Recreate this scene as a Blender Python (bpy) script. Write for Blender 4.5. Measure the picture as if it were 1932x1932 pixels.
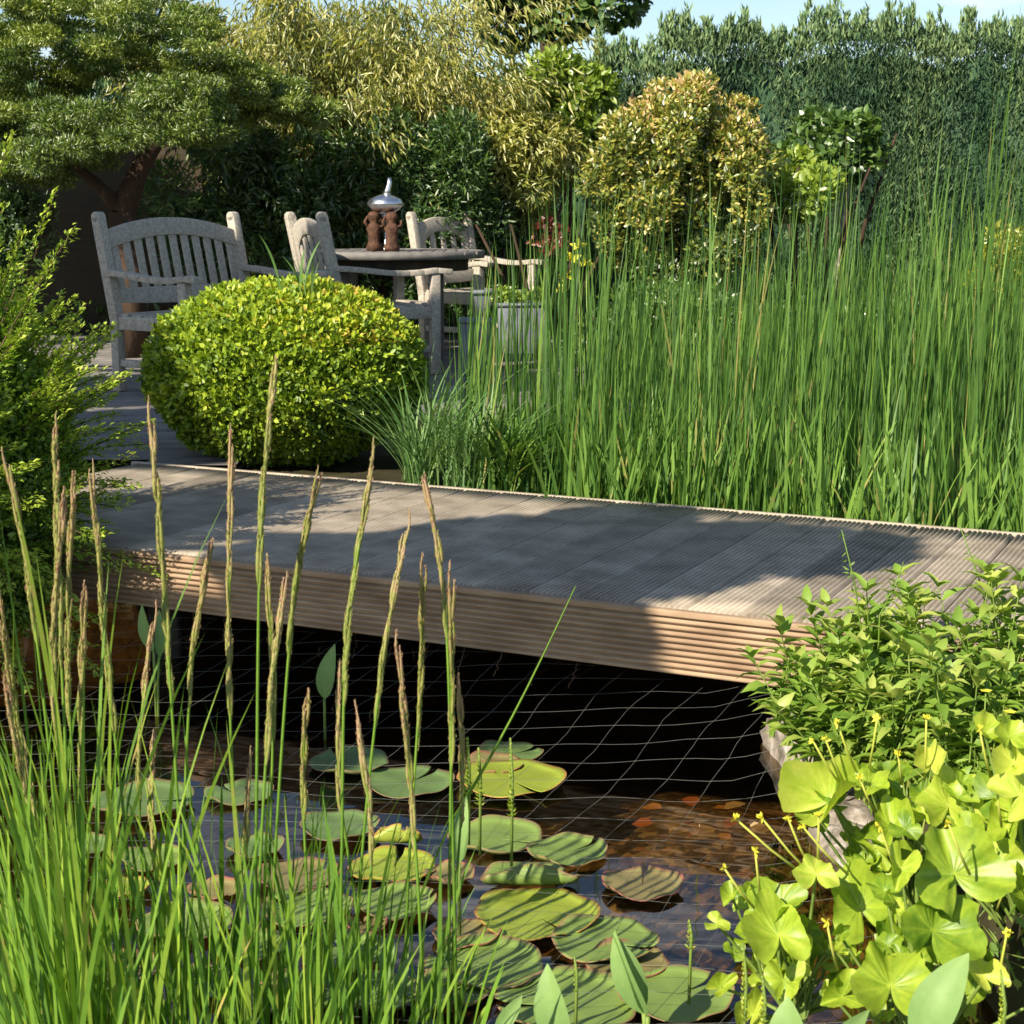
import bpy, math, random
import numpy as np
from mathutils import Vector, Matrix

for o in list(bpy.data.objects): bpy.data.objects.remove(o)
S = bpy.context.scene
COL = S.collection
R = math.radians

# ---------------------------------------------------------------- camera
F = 3100.0; W0 = 1932.0; CX = 966.0
PITCH = math.atan(566.0 / F); H = 1.0
cd = bpy.data.cameras.new("camera"); cam = bpy.data.objects.new("camera", cd); COL.objects.link(cam)
cd.sensor_width = 36; cd.lens = 36 * F / W0; cd.clip_end = 2000; cd.clip_start = 0.05
cam.location = (0, 0, H); cam.rotation_euler = (math.pi / 2 - PITCH, 0, 0)
S.camera = cam
cd.dof.use_dof = True; cd.dof.focus_distance = 5.0; cd.dof.aperture_fstop = 16

# ---------------------------------------------------------------- light
SUN_EL = R(36); SUN_AZ_VEC = (-0.65, -0.76)
sv = Vector((SUN_AZ_VEC[0] * math.cos(SUN_EL), SUN_AZ_VEC[1] * math.cos(SUN_EL), math.sin(SUN_EL))).normalized()
SUN = np.array(sv)
w = bpy.data.worlds.new("World"); S.world = w; w.use_nodes = True
nt = w.node_tree; nt.nodes.clear()
sky = nt.nodes.new("ShaderNodeTexSky"); sky.sky_type = 'NISHITA'; sky.sun_disc = False
sky.sun_elevation = SUN_EL; sky.sun_rotation = math.atan2(SUN_AZ_VEC[0], SUN_AZ_VEC[1])
sky.air_density = 1.0; sky.dust_density = 0.2; sky.ozone_density = 1.6
bg = nt.nodes.new("ShaderNodeBackground"); bg.inputs[1].default_value = 0.07
tc = nt.nodes.new("ShaderNodeTexCoord")
mp = nt.nodes.new("ShaderNodeMapping"); mp.inputs['Scale'].default_value = (5, 5, 16); mp.inputs['Location'].default_value = (0.35, 0.2, 0.1)
ns = nt.nodes.new("ShaderNodeTexNoise"); ns.inputs['Scale'].default_value = 1.0; ns.inputs['Detail'].default_value = 6
cr = nt.nodes.new("ShaderNodeValToRGB"); cr.color_ramp.elements[0].position = 0.56; cr.color_ramp.elements[1].position = 0.68
mx = nt.nodes.new("ShaderNodeMix"); mx.data_type = 'RGBA'
nt.links.new(tc.outputs['Generated'], mp.inputs[0]); nt.links.new(mp.outputs[0], ns.inputs['Vector'])
nt.links.new(ns.outputs[0], cr.inputs[0]); nt.links.new(cr.outputs[0], mx.inputs[0])
nt.links.new(sky.outputs[0], mx.inputs[6]); mx.inputs[7].default_value = (8.5, 8.8, 9.6, 1)
nt.links.new(mx.outputs[2], bg.inputs[0])
wo = nt.nodes.new("ShaderNodeOutputWorld"); nt.links.new(bg.outputs[0], wo.inputs[0])
sl = bpy.data.lights.new("sun", 'SUN'); sl.energy = 4.6; sl.angle = R(0.53); sl.color = (1.0, 0.90, 0.74)
so = bpy.data.objects.new("sun", sl); COL.objects.link(so); so.rotation_euler = sv.to_track_quat('Z', 'Y').to_euler(); so.location = (-8, -4, 9)
S.view_settings.view_transform = 'Standard'; S.view_settings.look = 'None'
S.view_settings.exposure = 1.05; S.view_settings.gamma = 1

# ---------------------------------------------------------------- pixel helpers (photo at 1932 px)
cp, sp = math.cos(PITCH), math.sin(PITCH)
def ray(u, v):
    a = (u - CX) / F; b = -(v - CX) / F
    return np.array([a, cp + b * sp, -sp + b * cp])
def at(u, v, z=0.0):
    d = ray(u, v); t = (z - H) / d[2]; return np.array([0, 0, H]) + d * t
def aty(u, v, y):
    d = ray(u, v); return np.array([0, 0, H]) + d * (y / d[1])

# ---------------------------------------------------------------- materials
def newmat(name):
    m = bpy.data.materials.new(name); m.use_nodes = True; m.node_tree.nodes.clear()
    return m, m.node_tree
def out(t, sh):
    o = t.nodes.new("ShaderNodeOutputMaterial"); t.links.new(sh, o.inputs[0])
def ramp(t, cols, fac):
    r = t.nodes.new("ShaderNodeValToRGB"); e = r.color_ramp.elements
    for i, (p, c) in enumerate(cols):
        if i < 2: el = e[i]; el.position = p
        else: el = e.new(p)
        el.color = (*c, 1)
    t.links.new(fac, r.inputs[0]); return r.outputs[0]
def noise(t, scale, detail=4, coord='Object', mapping=None, rough=0.55):
    c = t.nodes.new("ShaderNodeTexCoord"); n = t.nodes.new("ShaderNodeTexNoise")
    n.inputs['Scale'].default_value = scale; n.inputs['Detail'].default_value = detail; n.inputs['Roughness'].default_value = rough
    if mapping:
        m = t.nodes.new("ShaderNodeMapping"); m.inputs['Scale'].default_value = mapping
        t.links.new(c.outputs[coord], m.inputs[0]); t.links.new(m.outputs[0], n.inputs['Vector'])
    else: t.links.new(c.outputs[coord], n.inputs['Vector'])
    return n.outputs[0]
def leafmat(name, cols, trans=0.35, gloss=0.06, rough=0.4, tcol=(1.1, 1.15, 0.55), mott=0.0, mscale=60):
    """leaf surface: per-leaf tint picks a colour; light also comes through the blade"""
    m, t = newmat(name)
    a = t.nodes.new("ShaderNodeAttribute"); a.attribute_name = 'tint'
    fac = a.outputs['Fac']
    if mott:
        nz_ = noise(t, mscale, 6, rough=0.7); md = t.nodes.new("ShaderNodeMath"); md.operation = 'MULTIPLY_ADD'; md.inputs[1].default_value = mott; md.inputs[2].default_value = -mott * .5
        t.links.new(nz_, md.inputs[0]); ma = t.nodes.new("ShaderNodeMath"); ma.operation = 'ADD'; t.links.new(md.outputs[0], ma.inputs[0]); t.links.new(fac, ma.inputs[1]); fac = ma.outputs[0]
    c = ramp(t, cols, fac)
    d = t.nodes.new("ShaderNodeBsdfDiffuse"); t.links.new(c, d.inputs[0])
    tr = t.nodes.new("ShaderNodeBsdfTranslucent")
    mu = t.nodes.new("ShaderNodeMix"); mu.data_type = 'RGBA'; mu.blend_type = 'MULTIPLY'; mu.inputs[0].default_value = 1
    t.links.new(c, mu.inputs[6]); mu.inputs[7].default_value = (*tcol, 1); t.links.new(mu.outputs[2], tr.inputs[0])
    m1 = t.nodes.new("ShaderNodeMixShader"); m1.inputs[0].default_value = trans
    t.links.new(d.outputs[0], m1.inputs[1]); t.links.new(tr.outputs[0], m1.inputs[2])
    g = t.nodes.new("ShaderNodeBsdfGlossy"); g.inputs['Roughness'].default_value = rough; g.inputs[0].default_value = (1, 1, 1, 1)
    m2 = t.nodes.new("ShaderNodeMixShader"); m2.inputs[0].default_value = gloss
    t.links.new(m1.outputs[0], m2.inputs[1]); t.links.new(g.outputs[0], m2.inputs[2])
    out(t, m2.outputs[0]); return m
def pbr(name, cols, scale=20, mapping=None, rough=0.8, metal=0, bump=0.0, bdist=0.002, detail=5, rnd=0.0, spec=0.3):
    m, t = newmat(name)
    n = noise(t, scale, detail, mapping=mapping)
    c = ramp(t, cols, n)
    if rnd:
        oi = t.nodes.new("ShaderNodeObjectInfo"); mr = t.nodes.new("ShaderNodeMapRange")
        mr.inputs[3].default_value = 1 - rnd; mr.inputs[4].default_value = 1 + rnd
        t.links.new(oi.outputs['Random'], mr.inputs[0])
        hs = t.nodes.new("ShaderNodeHueSaturation"); t.links.new(c, hs.inputs['Color']); t.links.new(mr.outputs[0], hs.inputs['Value']); c = hs.outputs[0]
    b = t.nodes.new("ShaderNodeBsdfPrincipled"); t.links.new(c, b.inputs['Base Color'])
    b.inputs['Roughness'].default_value = rough; b.inputs['Metallic'].default_value = metal
    b.inputs['Specular IOR Level'].default_value = spec
    if bump:
        bp = t.nodes.new("ShaderNodeBump"); bp.inputs['Strength'].default_value = bump; bp.inputs['Distance'].default_value = bdist
        t.links.new(n, bp.inputs['Height']); t.links.new(bp.outputs[0], b.inputs['Normal'])
    out(t, b.outputs[0]); return m

M = {}
M['deck'] = pbr('deck_wood', [(0.25, (0.19, 0.155, 0.115)), (0.5, (0.33, 0.28, 0.215)), (0.75, (0.46, 0.39, 0.31))], 7, None, 0.75, bump=0.4, rnd=0.3, detail=8)
M['fascia'] = pbr('fascia_wood', [(0.25, (0.19, 0.12, 0.07)), (0.5, (0.31, 0.21, 0.13)), (0.8, (0.44, 0.32, 0.21))], 5, (1, 1, 3), 0.75, bump=0.3)
M['darkwood'] = pbr('dark_timber', [(0.3, (0.03, 0.024, 0.018)), (0.7, (0.07, 0.055, 0.04))], 12, None, 0.9)
M['terrace'] = pbr('terrace_wood', [(0.3, (0.11, 0.105, 0.10)), (0.7, (0.24, 0.22, 0.20))], 6, None, 0.85, bump=0.3)
M['teak'] = pbr('weathered_teak', [(0.25, (0.24, 0.21, 0.175)), (0.5, (0.38, 0.34, 0.28)), (0.75, (0.52, 0.47, 0.39))], 60, None, 0.85, bump=0.3, detail=8)
M['table'] = pbr('grey_table_wood', [(0.2, (0.09, 0.085, 0.08)), (0.8, (0.22, 0.205, 0.19))], 14, None, 0.8, bump=0.3)
M['soil'] = pbr('soil', [(0.3, (0.02, 0.017, 0.010)), (0.6, (0.05, 0.045, 0.022)), (0.8, (0.06, 0.075, 0.02))], 6, None, 1, bump=0.8, bdist=0.03)
M['stone'] = pbr('edging_stone', [(0.3, (0.05, 0.05, 0.03)), (0.5, (0.26, 0.22, 0.18)), (0.7, (0.52, 0.47, 0.41))], 18, None, 0.95, bump=0.8, bdist=0.01, detail=8)
M['zinc'] = pbr('zinc', [(0.3, (0.10, 0.115, 0.13)), (0.7, (0.20, 0.22, 0.24))], 10, None, 0.6, 0.3)
M['zinclight'] = pbr('pale_zinc', [(0.3, (0.15, 0.17, 0.20)), (0.7, (0.24, 0.26, 0.29))], 10, None, 0.6, 0.2)
M['silver'] = pbr('brushed_silver', [(0.3, (0.55, 0.55, 0.56)), (0.7, (0.75, 0.75, 0.77))], 10, None, 0.28, 1.0)
M['rust'] = pbr('rusty_carving', [(0.3, (0.03, 0.014, 0.009)), (0.7, (0.13, 0.06, 0.033))], 30, None, 0.8, bump=0.8, bdist=0.01)
M['bark'] = pbr('bark', [(0.3, (0.025, 0.016, 0.010)), (0.7, (0.075, 0.045, 0.028))], 12, (1, 1, 0.3), 0.95, bump=1, bdist=0.02)
M['stemg'] = pbr('green_stem', [(0.3, (0.10, 0.17, 0.03)), (0.7, (0.22, 0.30, 0.06))], 12, None, 0.6)
M['twig'] = pbr('twig', [(0.3, (0.06, 0.04, 0.02)), (0.7, (0.14, 0.10, 0.05))], 12, None, 0.9)
M['yellow'] = pbr('yellow_petal', [(0.3, (0.55, 0.50, 0.03)), (0.7, (0.68, 0.64, 0.07))], 12, None, 0.6)
M['net'] = pbr('net_cord', [(0.3, (0.11, 0.12, 0.10)), (0.7, (0.19, 0.19, 0.17))], 3, None, 0.7)
M['white'] = pbr('pale_paint', [(0.3, (0.28, 0.28, 0.29)), (0.7, (0.42, 0.42, 0.43))], 12, None, 0.8)

M['juniper'] = leafmat('juniper_foliage', [(0, (0.04, 0.085, 0.012)), (0.5, (0.14, 0.215, 0.025)), (0.85, (0.27, 0.34, 0.045)), (1.0, (0.33, 0.38, 0.055))], 0.25)
M['bamboo'] = leafmat('bamboo_foliage', [(0, (0.13, 0.18, 0.03)), (0.5, (0.34, 0.36, 0.07)), (1, (0.58, 0.52, 0.16))], 0.4)
M['hedge'] = leafmat('conifer_hedge_foliage', [(0, (0.03, 0.075, 0.04)), (0.5, (0.09, 0.175, 0.08)), (1, (0.28, 0.38, 0.16))], 0.25, 0.015, 0.6)
M['box'] = leafmat('box_foliage', [(0, (0.04, 0.09, 0.008)), (0.4, (0.20, 0.31, 0.018)), (0.8, (0.44, 0.53, 0.03)), (1, (0.52, 0.38, 0.06))], 0.3, 0.035, 0.5)
M['nitida'] = leafmat('arching_shrub_foliage', [(0, (0.04, 0.085, 0.012)), (0.5, (0.21, 0.34, 0.035)), (1, (0.47, 0.57, 0.085))], 0.35, 0.03)
M['photinia'] = leafmat('variegated_foliage', [(0, (0.05, 0.09, 0.02)), (0.45, (0.24, 0.29, 0.04)), (0.7, (0.50, 0.43, 0.08)), (1, (0.80, 0.55, 0.30))], 0.3, 0.06)
M['lime'] = leafmat('lime_foliage', [(0, (0.10, 0.18, 0.02)), (1, (0.32, 0.42, 0.05))], 0.35)
M['tree'] = leafmat('broadleaf_foliage', [(0, (0.03, 0.075, 0.02)), (1, (0.13, 0.23, 0.04))], 0.3)
M['yellowbush'] = leafmat('yellow_shrub_foliage', [(0, (0.14, 0.22, 0.02)), (1, (0.45, 0.42, 0.03))], 0.3)
M['reed'] = leafmat('reed_blade', [(0, (0.025, 0.075, 0.012)), (0.5, (0.08, 0.175, 0.03)), (0.93, (0.20, 0.34, 0.055)), (1, (0.34, 0.30, 0.10))], 0.35, 0.02, 0.5, mott=0.7, mscale=9)
M['fgblade'] = leafmat('sedge_blade', [(0, (0.06, 0.16, 0.015)), (0.6, (0.17, 0.32, 0.03)), (0.93, (0.33, 0.45, 0.05)), (1, (0.48, 0.34, 0.12))], 0.35, 0.03, 0.5, mott=0.7, mscale=12)
M['spike'] = leafmat('sedge_spike', [(0, (0.15, 0.23, 0.035)), (0.45, (0.32, 0.31, 0.09)), (0.7, (0.42, 0.31, 0.16)), (1, (0.50, 0.28, 0.20))], 0.2, 0.04)
M['sedge'] = leafmat('blue_sedge', [(0, (0.06, 0.15, 0.035)), (1, (0.20, 0.32, 0.10))], 0.3, 0.02, 0.5)
M['caltha'] = leafmat('marigold_leaf', [(0, (0.13, 0.24, 0.015)), (0.5, (0.38, 0.50, 0.04)), (1, (0.64, 0.67, 0.12))], 0.40, 0.03, 0.45, mott=0.9, mscale=35)
M['herb'] = leafmat('herb_leaf', [(0, (0.08, 0.16, 0.02)), (0.6, (0.20, 0.33, 0.04)), (1, (0.40, 0.46, 0.10))], 0.35, 0.03, 0.5)
M['lance'] = leafmat('pickerel_leaf', [(0, (0.11, 0.23, 0.06)), (1, (0.27, 0.40, 0.13))], 0.30, 0.012, 0.5, mott=0.7, mscale=45)
M['red'] = leafmat('red_foliage', [(0, (0.09, 0.015, 0.01)), (1, (0.22, 0.04, 0.02))], 0.3)

# lily pad material: green, reddish towards the rim (a per-vertex rim value), faint blotches
def padmat(name, g, rim, under):
    m, t = newmat(name)
    a = t.nodes.new("ShaderNodeAttribute"); a.attribute_name = 'tint'
    n = noise(t, 22, 7, rough=0.65)
    ad = t.nodes.new("ShaderNodeMath"); ad.operation = 'MULTIPLY_ADD'; ad.inputs[1].default_value = 0.45; 
    t.links.new(n, ad.inputs[0]); t.links.new(a.outputs['Fac'], ad.inputs[2])
    c = ramp(t, [(0.2, tuple(x * 0.75 for x in g)), (0.75, g), (0.98, tuple(0.6 * x + 0.4 * y for x, y in zip(g, rim))), (1.2, rim)][:3] + [(1.0, rim)], ad.outputs[0])
    ge = t.nodes.new("ShaderNodeNewGeometry"); mi = t.nodes.new("ShaderNodeMix"); mi.data_type = 'RGBA'
    t.links.new(ge.outputs['Backfacing'], mi.inputs[0]); t.links.new(c, mi.inputs[6]); mi.inputs[7].default_value = (*under, 1)
    b = t.nodes.new("ShaderNodeBsdfPrincipled"); t.links.new(mi.outputs[2], b.inputs['Base Color'])
    b.inputs['Roughness'].default_value = 0.5; b.inputs['Specular IOR Level'].default_value = 0.35
    bp = t.nodes.new("ShaderNodeBump"); bp.inputs['Strength'].default_value = 0.3; bp.inputs['Distance'].default_value = 0.003
    t.links.new(n, bp.inputs['Height']); t.links.new(bp.outputs[0], b.inputs['Normal'])
    out(t, b.outputs[0]); return m
M['pad'] = padmat('lily_pad_green', (0.17, 0.25, 0.055), (0.26, 0.15, 0.08), (0.30, 0.12, 0.02))
M['padyel'] = padmat('lily_pad_yellow', (0.25, 0.31, 0.035), (0.36, 0.17, 0.05), (0.32, 0.13, 0.02))
M['padred'] = padmat('lily_pad_red', (0.20, 0.17, 0.065), (0.30, 0.10, 0.07), (0.30, 0.12, 0.02))
M['padshade'] = padmat('lily_pad_shaded', (0.12, 0.19, 0.06), (0.20, 0.12, 0.06), (0.30, 0.12, 0.02))  # darker copy of the green pad: shade is put into its colours

# ---------------------------------------------------------------- mesh helpers
class MB:
    """collects geometry (with a per-vertex tint) and links it as ONE mesh object"""
    def __init__(s): s.v = []; s.t = []; s.f = {3: [], 4: []}; s.ng = []; s.n = 0
    def add(s, V, faces, tint=0.5):
        V = np.asarray(V, float).reshape(-1, 3); s.v.append(V)
        s.t.append(np.full(len(V), tint) if np.isscalar(tint) else np.asarray(tint, float))
        for fa in (faces if isinstance(faces, (list, tuple)) else [faces]):
            fa = np.asarray(fa)
            if fa.ndim == 1: s.ng.append(fa + s.n)
            elif fa.shape[1] in (3, 4): s.f[fa.shape[1]].append(fa + s.n)
            else:
                for q in fa: s.ng.append(q + s.n)
        s.n += len(V); return s
    def box(s, c, size, rot=None, tint=0.5):
        h = np.array(size) / 2.0
        V = np.array([[x, y, z] for z in (-1, 1) for y in (-1, 1) for x in (-1, 1)], float) * h
        if rot is not None: V = V @ np.asarray(rot).T
        return s.add(V + np.array(c), np.array([[0, 2, 3, 1], [4, 5, 7, 6], [0, 1, 5, 4], [2, 6, 7, 3], [0, 4, 6, 2], [1, 3, 7, 5]]), tint)
    def beam(s, a, b, wd, th, up=(0, 0, 1), tint=0.5):
        a = np.array(a, float); b = np.array(b, float); d = b - a; L = np.linalg.norm(d); d /= L
        side = np.cross(d, up); side /= np.linalg.norm(side); u = np.cross(side, d)
        return s.box((a + b) / 2, (L, wd, th), np.stack([d, side, u], 1), tint)
    def tube(s, pts, rad, n=6, tint=0.5, cap=True):
        P = np.asarray(pts, float); k = len(P)
        rad = np.full(k, rad) if np.isscalar(rad) else np.asarray(rad, float)
        T = np.gradient(P, axis=0); T /= np.linalg.norm(T, axis=1)[:, None] + 1e-9
        ref = np.array([0.31, 0.95, 0.12]) if abs(T[0][2]) > 0.8 else np.array([0.0, 0.0, 1.0])
        A = np.cross(T, ref); A /= np.linalg.norm(A, axis=1)[:, None] + 1e-9; B = np.cross(T, A)
        an = np.arange(n) * 2 * math.pi / n
        V = P[:, None] + rad[:, None, None] * (np.cos(an)[None, :, None] * A[:, None] + np.sin(an)[None, :, None] * B[:, None])
        i = np.arange(k - 1)[:, None] * n; j = np.arange(n)[None]; j2 = (j + 1) % n
        Q = np.stack([i + j, i + j2, i + n + j2, i + n + j], -1).reshape(-1, 4)
        tt = tint if np.isscalar(tint) else np.repeat(np.asarray(tint), n)
        fs = [Q]
        if cap and n > 2: fs += [np.arange(n)[::-1], np.arange(n) + (k - 1) * n]
        return s.add(V.reshape(-1, 3), fs, tt)
    def lathe(s, prof, n=24, c=(0, 0, 0), tint=0.5):
        pr = np.array(prof, float); an = np.arange(n) * 2 * math.pi / n
        V = np.stack([pr[:, None, 0] * np.cos(an), pr[:, None, 0] * np.sin(an), np.repeat(pr[:, 1:2], n, 1)], -1)
        k = len(pr); i = np.arange(k - 1)[:, None] * n; j = np.arange(n)[None]; j2 = (j + 1) % n
        Q = np.stack([i + j, i + j2, i + n + j2, i + n + j], -1).reshape(-1, 4)
        return s.add(V.reshape(-1, 3) + np.array(c), Q, tint)
    def build(s, name, mat, parent=None, bevel=0, smooth=False):
        me = bpy.data.meshes.new(name)
        V = np.concatenate(s.v); me.vertices.add(len(V)); me.vertices.foreach_set('co', V.ravel())
        loops = []; tot = []
        for k in (3, 4):
            if s.f[k]:
                a = np.concatenate(s.f[k]); loops.append(a.ravel()); tot.append(np.full(len(a), k))
        for g in s.ng: loops.append(g); tot.append(np.array([len(g)]))
        loops = np.concatenate(loops).astype(np.int32); tot = np.concatenate(tot).astype(np.int32)
        me.loops.add(len(loops)); me.loops.foreach_set('vertex_index', loops)
        me.polygons.add(len(tot)); me.polygons.foreach_set('loop_start', np.concatenate([[0], np.cumsum(tot)[:-1]]).astype(np.int32))
        me.polygons.foreach_set('loop_total', tot)
        me.update(calc_edges=True); me.validate()
        at_ = me.attributes.new('tint', 'FLOAT', 'POINT'); at_.data.foreach_set('value', np.clip(np.concatenate(s.t), 0, 1).astype(np.float32))
        if smooth: me.polygons.foreach_set('use_smooth', np.ones(len(tot), bool))
        me.materials.append(mat)
        o = bpy.data.objects.new(name, me); COL.objects.link(o)
        if parent: o.parent = parent
        if bevel:
            b = o.modifiers.new('bevel', 'BEVEL'); b.width = bevel; b.segments = 2; b.limit_method = 'ANGLE'
        return o
def empty(name, loc=(0, 0, 0), rz=0):
    o = bpy.data.objects.new(name, None); o.location = loc; o.rotation_euler = (0, 0, rz); o.empty_display_size = 0.1
    COL.objects.link(o); return o
def tag(o, label=None, cat=None, group=None, kind=None):
    if label: o['label'] = label
    if cat: o['category'] = cat
    if group: o['group'] = group
    if kind: o['kind'] = kind
    return o
def norm(a): return a / (np.linalg.norm(a, axis=-1, keepdims=True) + 1e-9)

# leaf templates: (along, side, up)
DIA = (np.array([[0, 0, 0], [.45, .5, .10], [1, 0, -.05], [.45, -.5, .10]]), np.array([[0, 1, 2], [0, 2, 3]]))
OVAL = (np.array([[0, 0, 0], [.25, .40, .06], [.6, .46, .04], [1, 0, -.08], [.6, -.46, .04], [.25, -.40, .06], [.45, 0, -.04]]),
        np.array([[0, 1, 6], [1, 2, 6], [2, 3, 6], [3, 4, 6], [4, 5, 6], [5, 0, 6]]))
LANCE = (np.array([[0, 0, 0], [.3, .5, .10], [.3, 0, 0], [.3, -.5, .10], [.65, .34, .02], [.65, 0, -.03], [.65, -.34, .02], [1, 0, -.22]]),
         np.array([[0, 1, 2], [0, 2, 3], [4, 7, 5], [5, 7, 6], [1, 4, 5], [1, 5, 2], [2, 5, 6], [2, 6, 3]]))
def leaves(mb, P, D, N, L, Wd, tint, tpl=DIA):
    P = np.asarray(P, float); D = norm(np.asarray(D, float)); N = np.asarray(N, float)
    Sd = norm(np.cross(D, N)); N = np.cross(Sd, D)
    n = len(P); L = np.broadcast_to(L, n); Wd = np.broadcast_to(Wd, n)
    T, Fc = tpl
    V = P[:, None] + T[None, :, 0:1] * L[:, None, None] * D[:, None] + T[None, :, 1:2] * Wd[:, None, None] * Sd[:, None] + T[None, :, 2:3] * L[:, None, None] * N[:, None]
    k = len(T); Fa = (np.arange(n)[:, None, None] * k + Fc[None]).reshape(-1, 3)
    mb.add(V.reshape(-1, 3), Fa, np.repeat(np.broadcast_to(tint, n), k))
def blades(mb, B, h, lean, wd, tint, rs, nseg=6, droop=0.0, base_w=0.6, face=None):
    """grass / reed blades: B bases, h heights, lean (N,2) horizontal displacement at the tip"""
    n = len(B); t = np.linspace(0, 1, nseg + 1)
    h = np.broadcast_to(h, n); wd = np.broadcast_to(wd, n); dr = np.broadcast_to(droop, n)
    P = np.zeros((n, nseg + 1, 3)); P[:] = B[:, None]
    P[:, :, 2] += h[:, None] * (t[None] - dr[:, None] * t[None] ** 3)
    P[:, :, :2] += lean[:, None, :] * (0.35 * t + 0.65 * t ** 2)[None, :, None]
    a = rs.uniform(0, math.pi, n) if face is None else face
    sd = np.stack([np.cos(a), np.sin(a), np.zeros(n)], -1)
    prof = np.minimum(1, base_w + t * 1.5) * np.clip((1 - t) * 3.0, 0, 1) ** 0.7
    off = sd[:, None] * (wd[:, None] * prof[None])[:, :, None] / 2
    V = np.stack([P - off, P + off], 2)
    i = (np.arange(n)[:, None] * (nseg + 1) + np.arange(nseg)[None]) * 2
    Q = np.stack([i, i + 1, i + 3, i + 2], -1).reshape(-1, 4)
    mb.add(V.reshape(-1, 3), Q, np.repeat(np.broadcast_to(tint, n), 2 * (nseg + 1)))
def ellip(rs, n, c, r, shell=0.55):
    """points in an ellipsoid, most of them near its skin; returns points and outward vectors"""
    d = norm(rs.normal(size=(n, 3))); q = (shell + (1 - shell) * rs.uniform(0, 1, n) ** 0.7)[:, None]
    return np.array(c) + d * q * np.array(r), norm(d / np.array(r))
def crown(mb, rs, clumps, n, L, Wd, tpl=DIA, up=0.3, jit=0.8, tint=(0.2, 0.9), droop=0, shell=0.6, flat=1.0):
    """clumps: list of (centre, radii, tint shift). n leaves spread by clump surface"""
    A = np.array([max(1e-3, (np.prod(r)) ** (2 / 3)) for _, r, _ in clumps]); A /= A.sum()
    for (c, r, ts), a in zip(clumps, A):
        m = max(6, int(n * a)); P, O = ellip(rs, m, c, r, shell)
        D = O + rs.normal(size=(m, 3)) * jit; D[:, 2] += up; D[:, 2] -= droop
        N = O + rs.normal(size=(m, 3)) * 0.5; N[:, 2] += 0.6
        l = L * rs.uniform(0.6, 1.25, m)
        leaves(mb, P, D, N, l, Wd * rs.uniform(0.7, 1.2, m), np.clip(rs.uniform(tint[0], tint[1], m) + ts, 0, 1), tpl)
def vnoise(x, y, seed=0):
    return (np.sin(x * 1.7 + seed) * np.cos(y * 2.3 + seed * 1.3) + 0.5 * np.sin(x * 4.1 + y * 3.7 + seed * 2.1) + 0.25 * np.cos(x * 9.3 - y * 7.1 + seed)) / 1.75

# ================================================================ SETTING
A = at(170, 1025); B = at(1500, 1170)
e = (B - A)[:2]; e /= np.linalg.norm(e); nn = np.array([-e[1], e[0]])       # along the bridge / across it, away from us
FARP = at(1140, 945)[:2]; BW = float(np.dot(FARP - A[:2], nn))
JP = at(1004, 1111)[:2]; J0 = float(np.dot(JP - A[:2], e))
def nearline(x): return A[1] + (x - A[0]) * e[1] / e[0]
ZW = -0.35
def sstep(a, b, x): t = np.clip((x - a) / (b - a), 0, 1); return t * t * (3 - 2 * t)
def ground_h(x, y):
    nl = nearline(x)
    wob = 0.07 * vnoise(x * 1.5, y * 1.5, 3)
    front = sstep(-2.9, -2.5, x) * (1 - sstep(0.74, 0.86, x + wob * 0.4)) * sstep(1.0, 1.4, y) * (1 - sstep(nl + 1.2, nl + 1.45, y))
    rear = sstep(-0.4, -0.15, x) * (1 - sstep(5.6, 6.2, x)) * sstep(nl + 0.25, nl + 0.6, y) * (1 - sstep(8.2, 8.7, y - np.clip(x - 0.6, 0, 2) * 1.2))
    p = np.maximum(front, rear)
    shelf = np.exp(-((x - .50) / .60) ** 2 - ((y - 3.8) / .8) ** 2) * .28
    bank = -0.05 - 0.14 * ((x > 0.6) & (y < nl + 0.3)) - 0.1 * ((x < -2.0) & (y < nl))
    far = 1 - sstep(20, 60, np.hypot(x, y))
    return bank * (1 - p) + (-0.78 + shelf + 0.05 * wob) * p + 0.012 * vnoise(x * 5, y * 5, 1) * far
gx = np.unique(np.concatenate([np.linspace(-400, -14, 12), np.linspace(-14, -3.2, 40), np.linspace(-3.2, 3.2, 130), np.linspace(3.2, 14, 40), np.linspace(14, 400, 12)]))
gy = np.unique(np.concatenate([np.linspace(-200, -4, 8), np.linspace(-4, 0.8, 14), np.linspace(0.8, 9.5, 170), np.linspace(9.5, 25, 40), np.linspace(25, 600, 14)]))
GX, GY = np.meshgrid(gx, gy); GZ = ground_h(GX, GY)
i = np.arange(len(gy) - 1)[:, None] * len(gx) + np.arange(len(gx) - 1)[None]
# ground material: soil on the banks, brown silt and dead leaves on the pond bed
m, t = newmat('ground_and_pond_bed')
n1 = noise(t, 5, 6); n2 = noise(t, 28, 5)
c1 = ramp(t, [(0.3, (0.02, 0.017, 0.010)), (0.6, (0.05, 0.045, 0.022)), (0.8, (0.05, 0.07, 0.02))], n1)
vo = t.nodes.new('ShaderNodeTexVoronoi'); vo.inputs['Scale'].default_value = 42; tco = t.nodes.new('ShaderNodeTexCoord'); t.links.new(tco.outputs['Object'], vo.inputs['Vector'])
sp_ = t.nodes.new('ShaderNodeSeparateXYZ'); t.links.new(vo.outputs['Color'], sp_.inputs[0]); vm = t.nodes.new('ShaderNodeMix'); vm.inputs[0].default_value = .4; t.links.new(sp_.outputs[0], vm.inputs[2]); t.links.new(n2, vm.inputs[3])
c2a = ramp(t, [(0.30, (0.05, 0.034, 0.014)), (0.55, (0.14, 0.088, 0.036)), (0.72, (0.28, 0.21, 0.11)), (0.84, (0.28, 0.11, 0.05))], vm.outputs[0])
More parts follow.
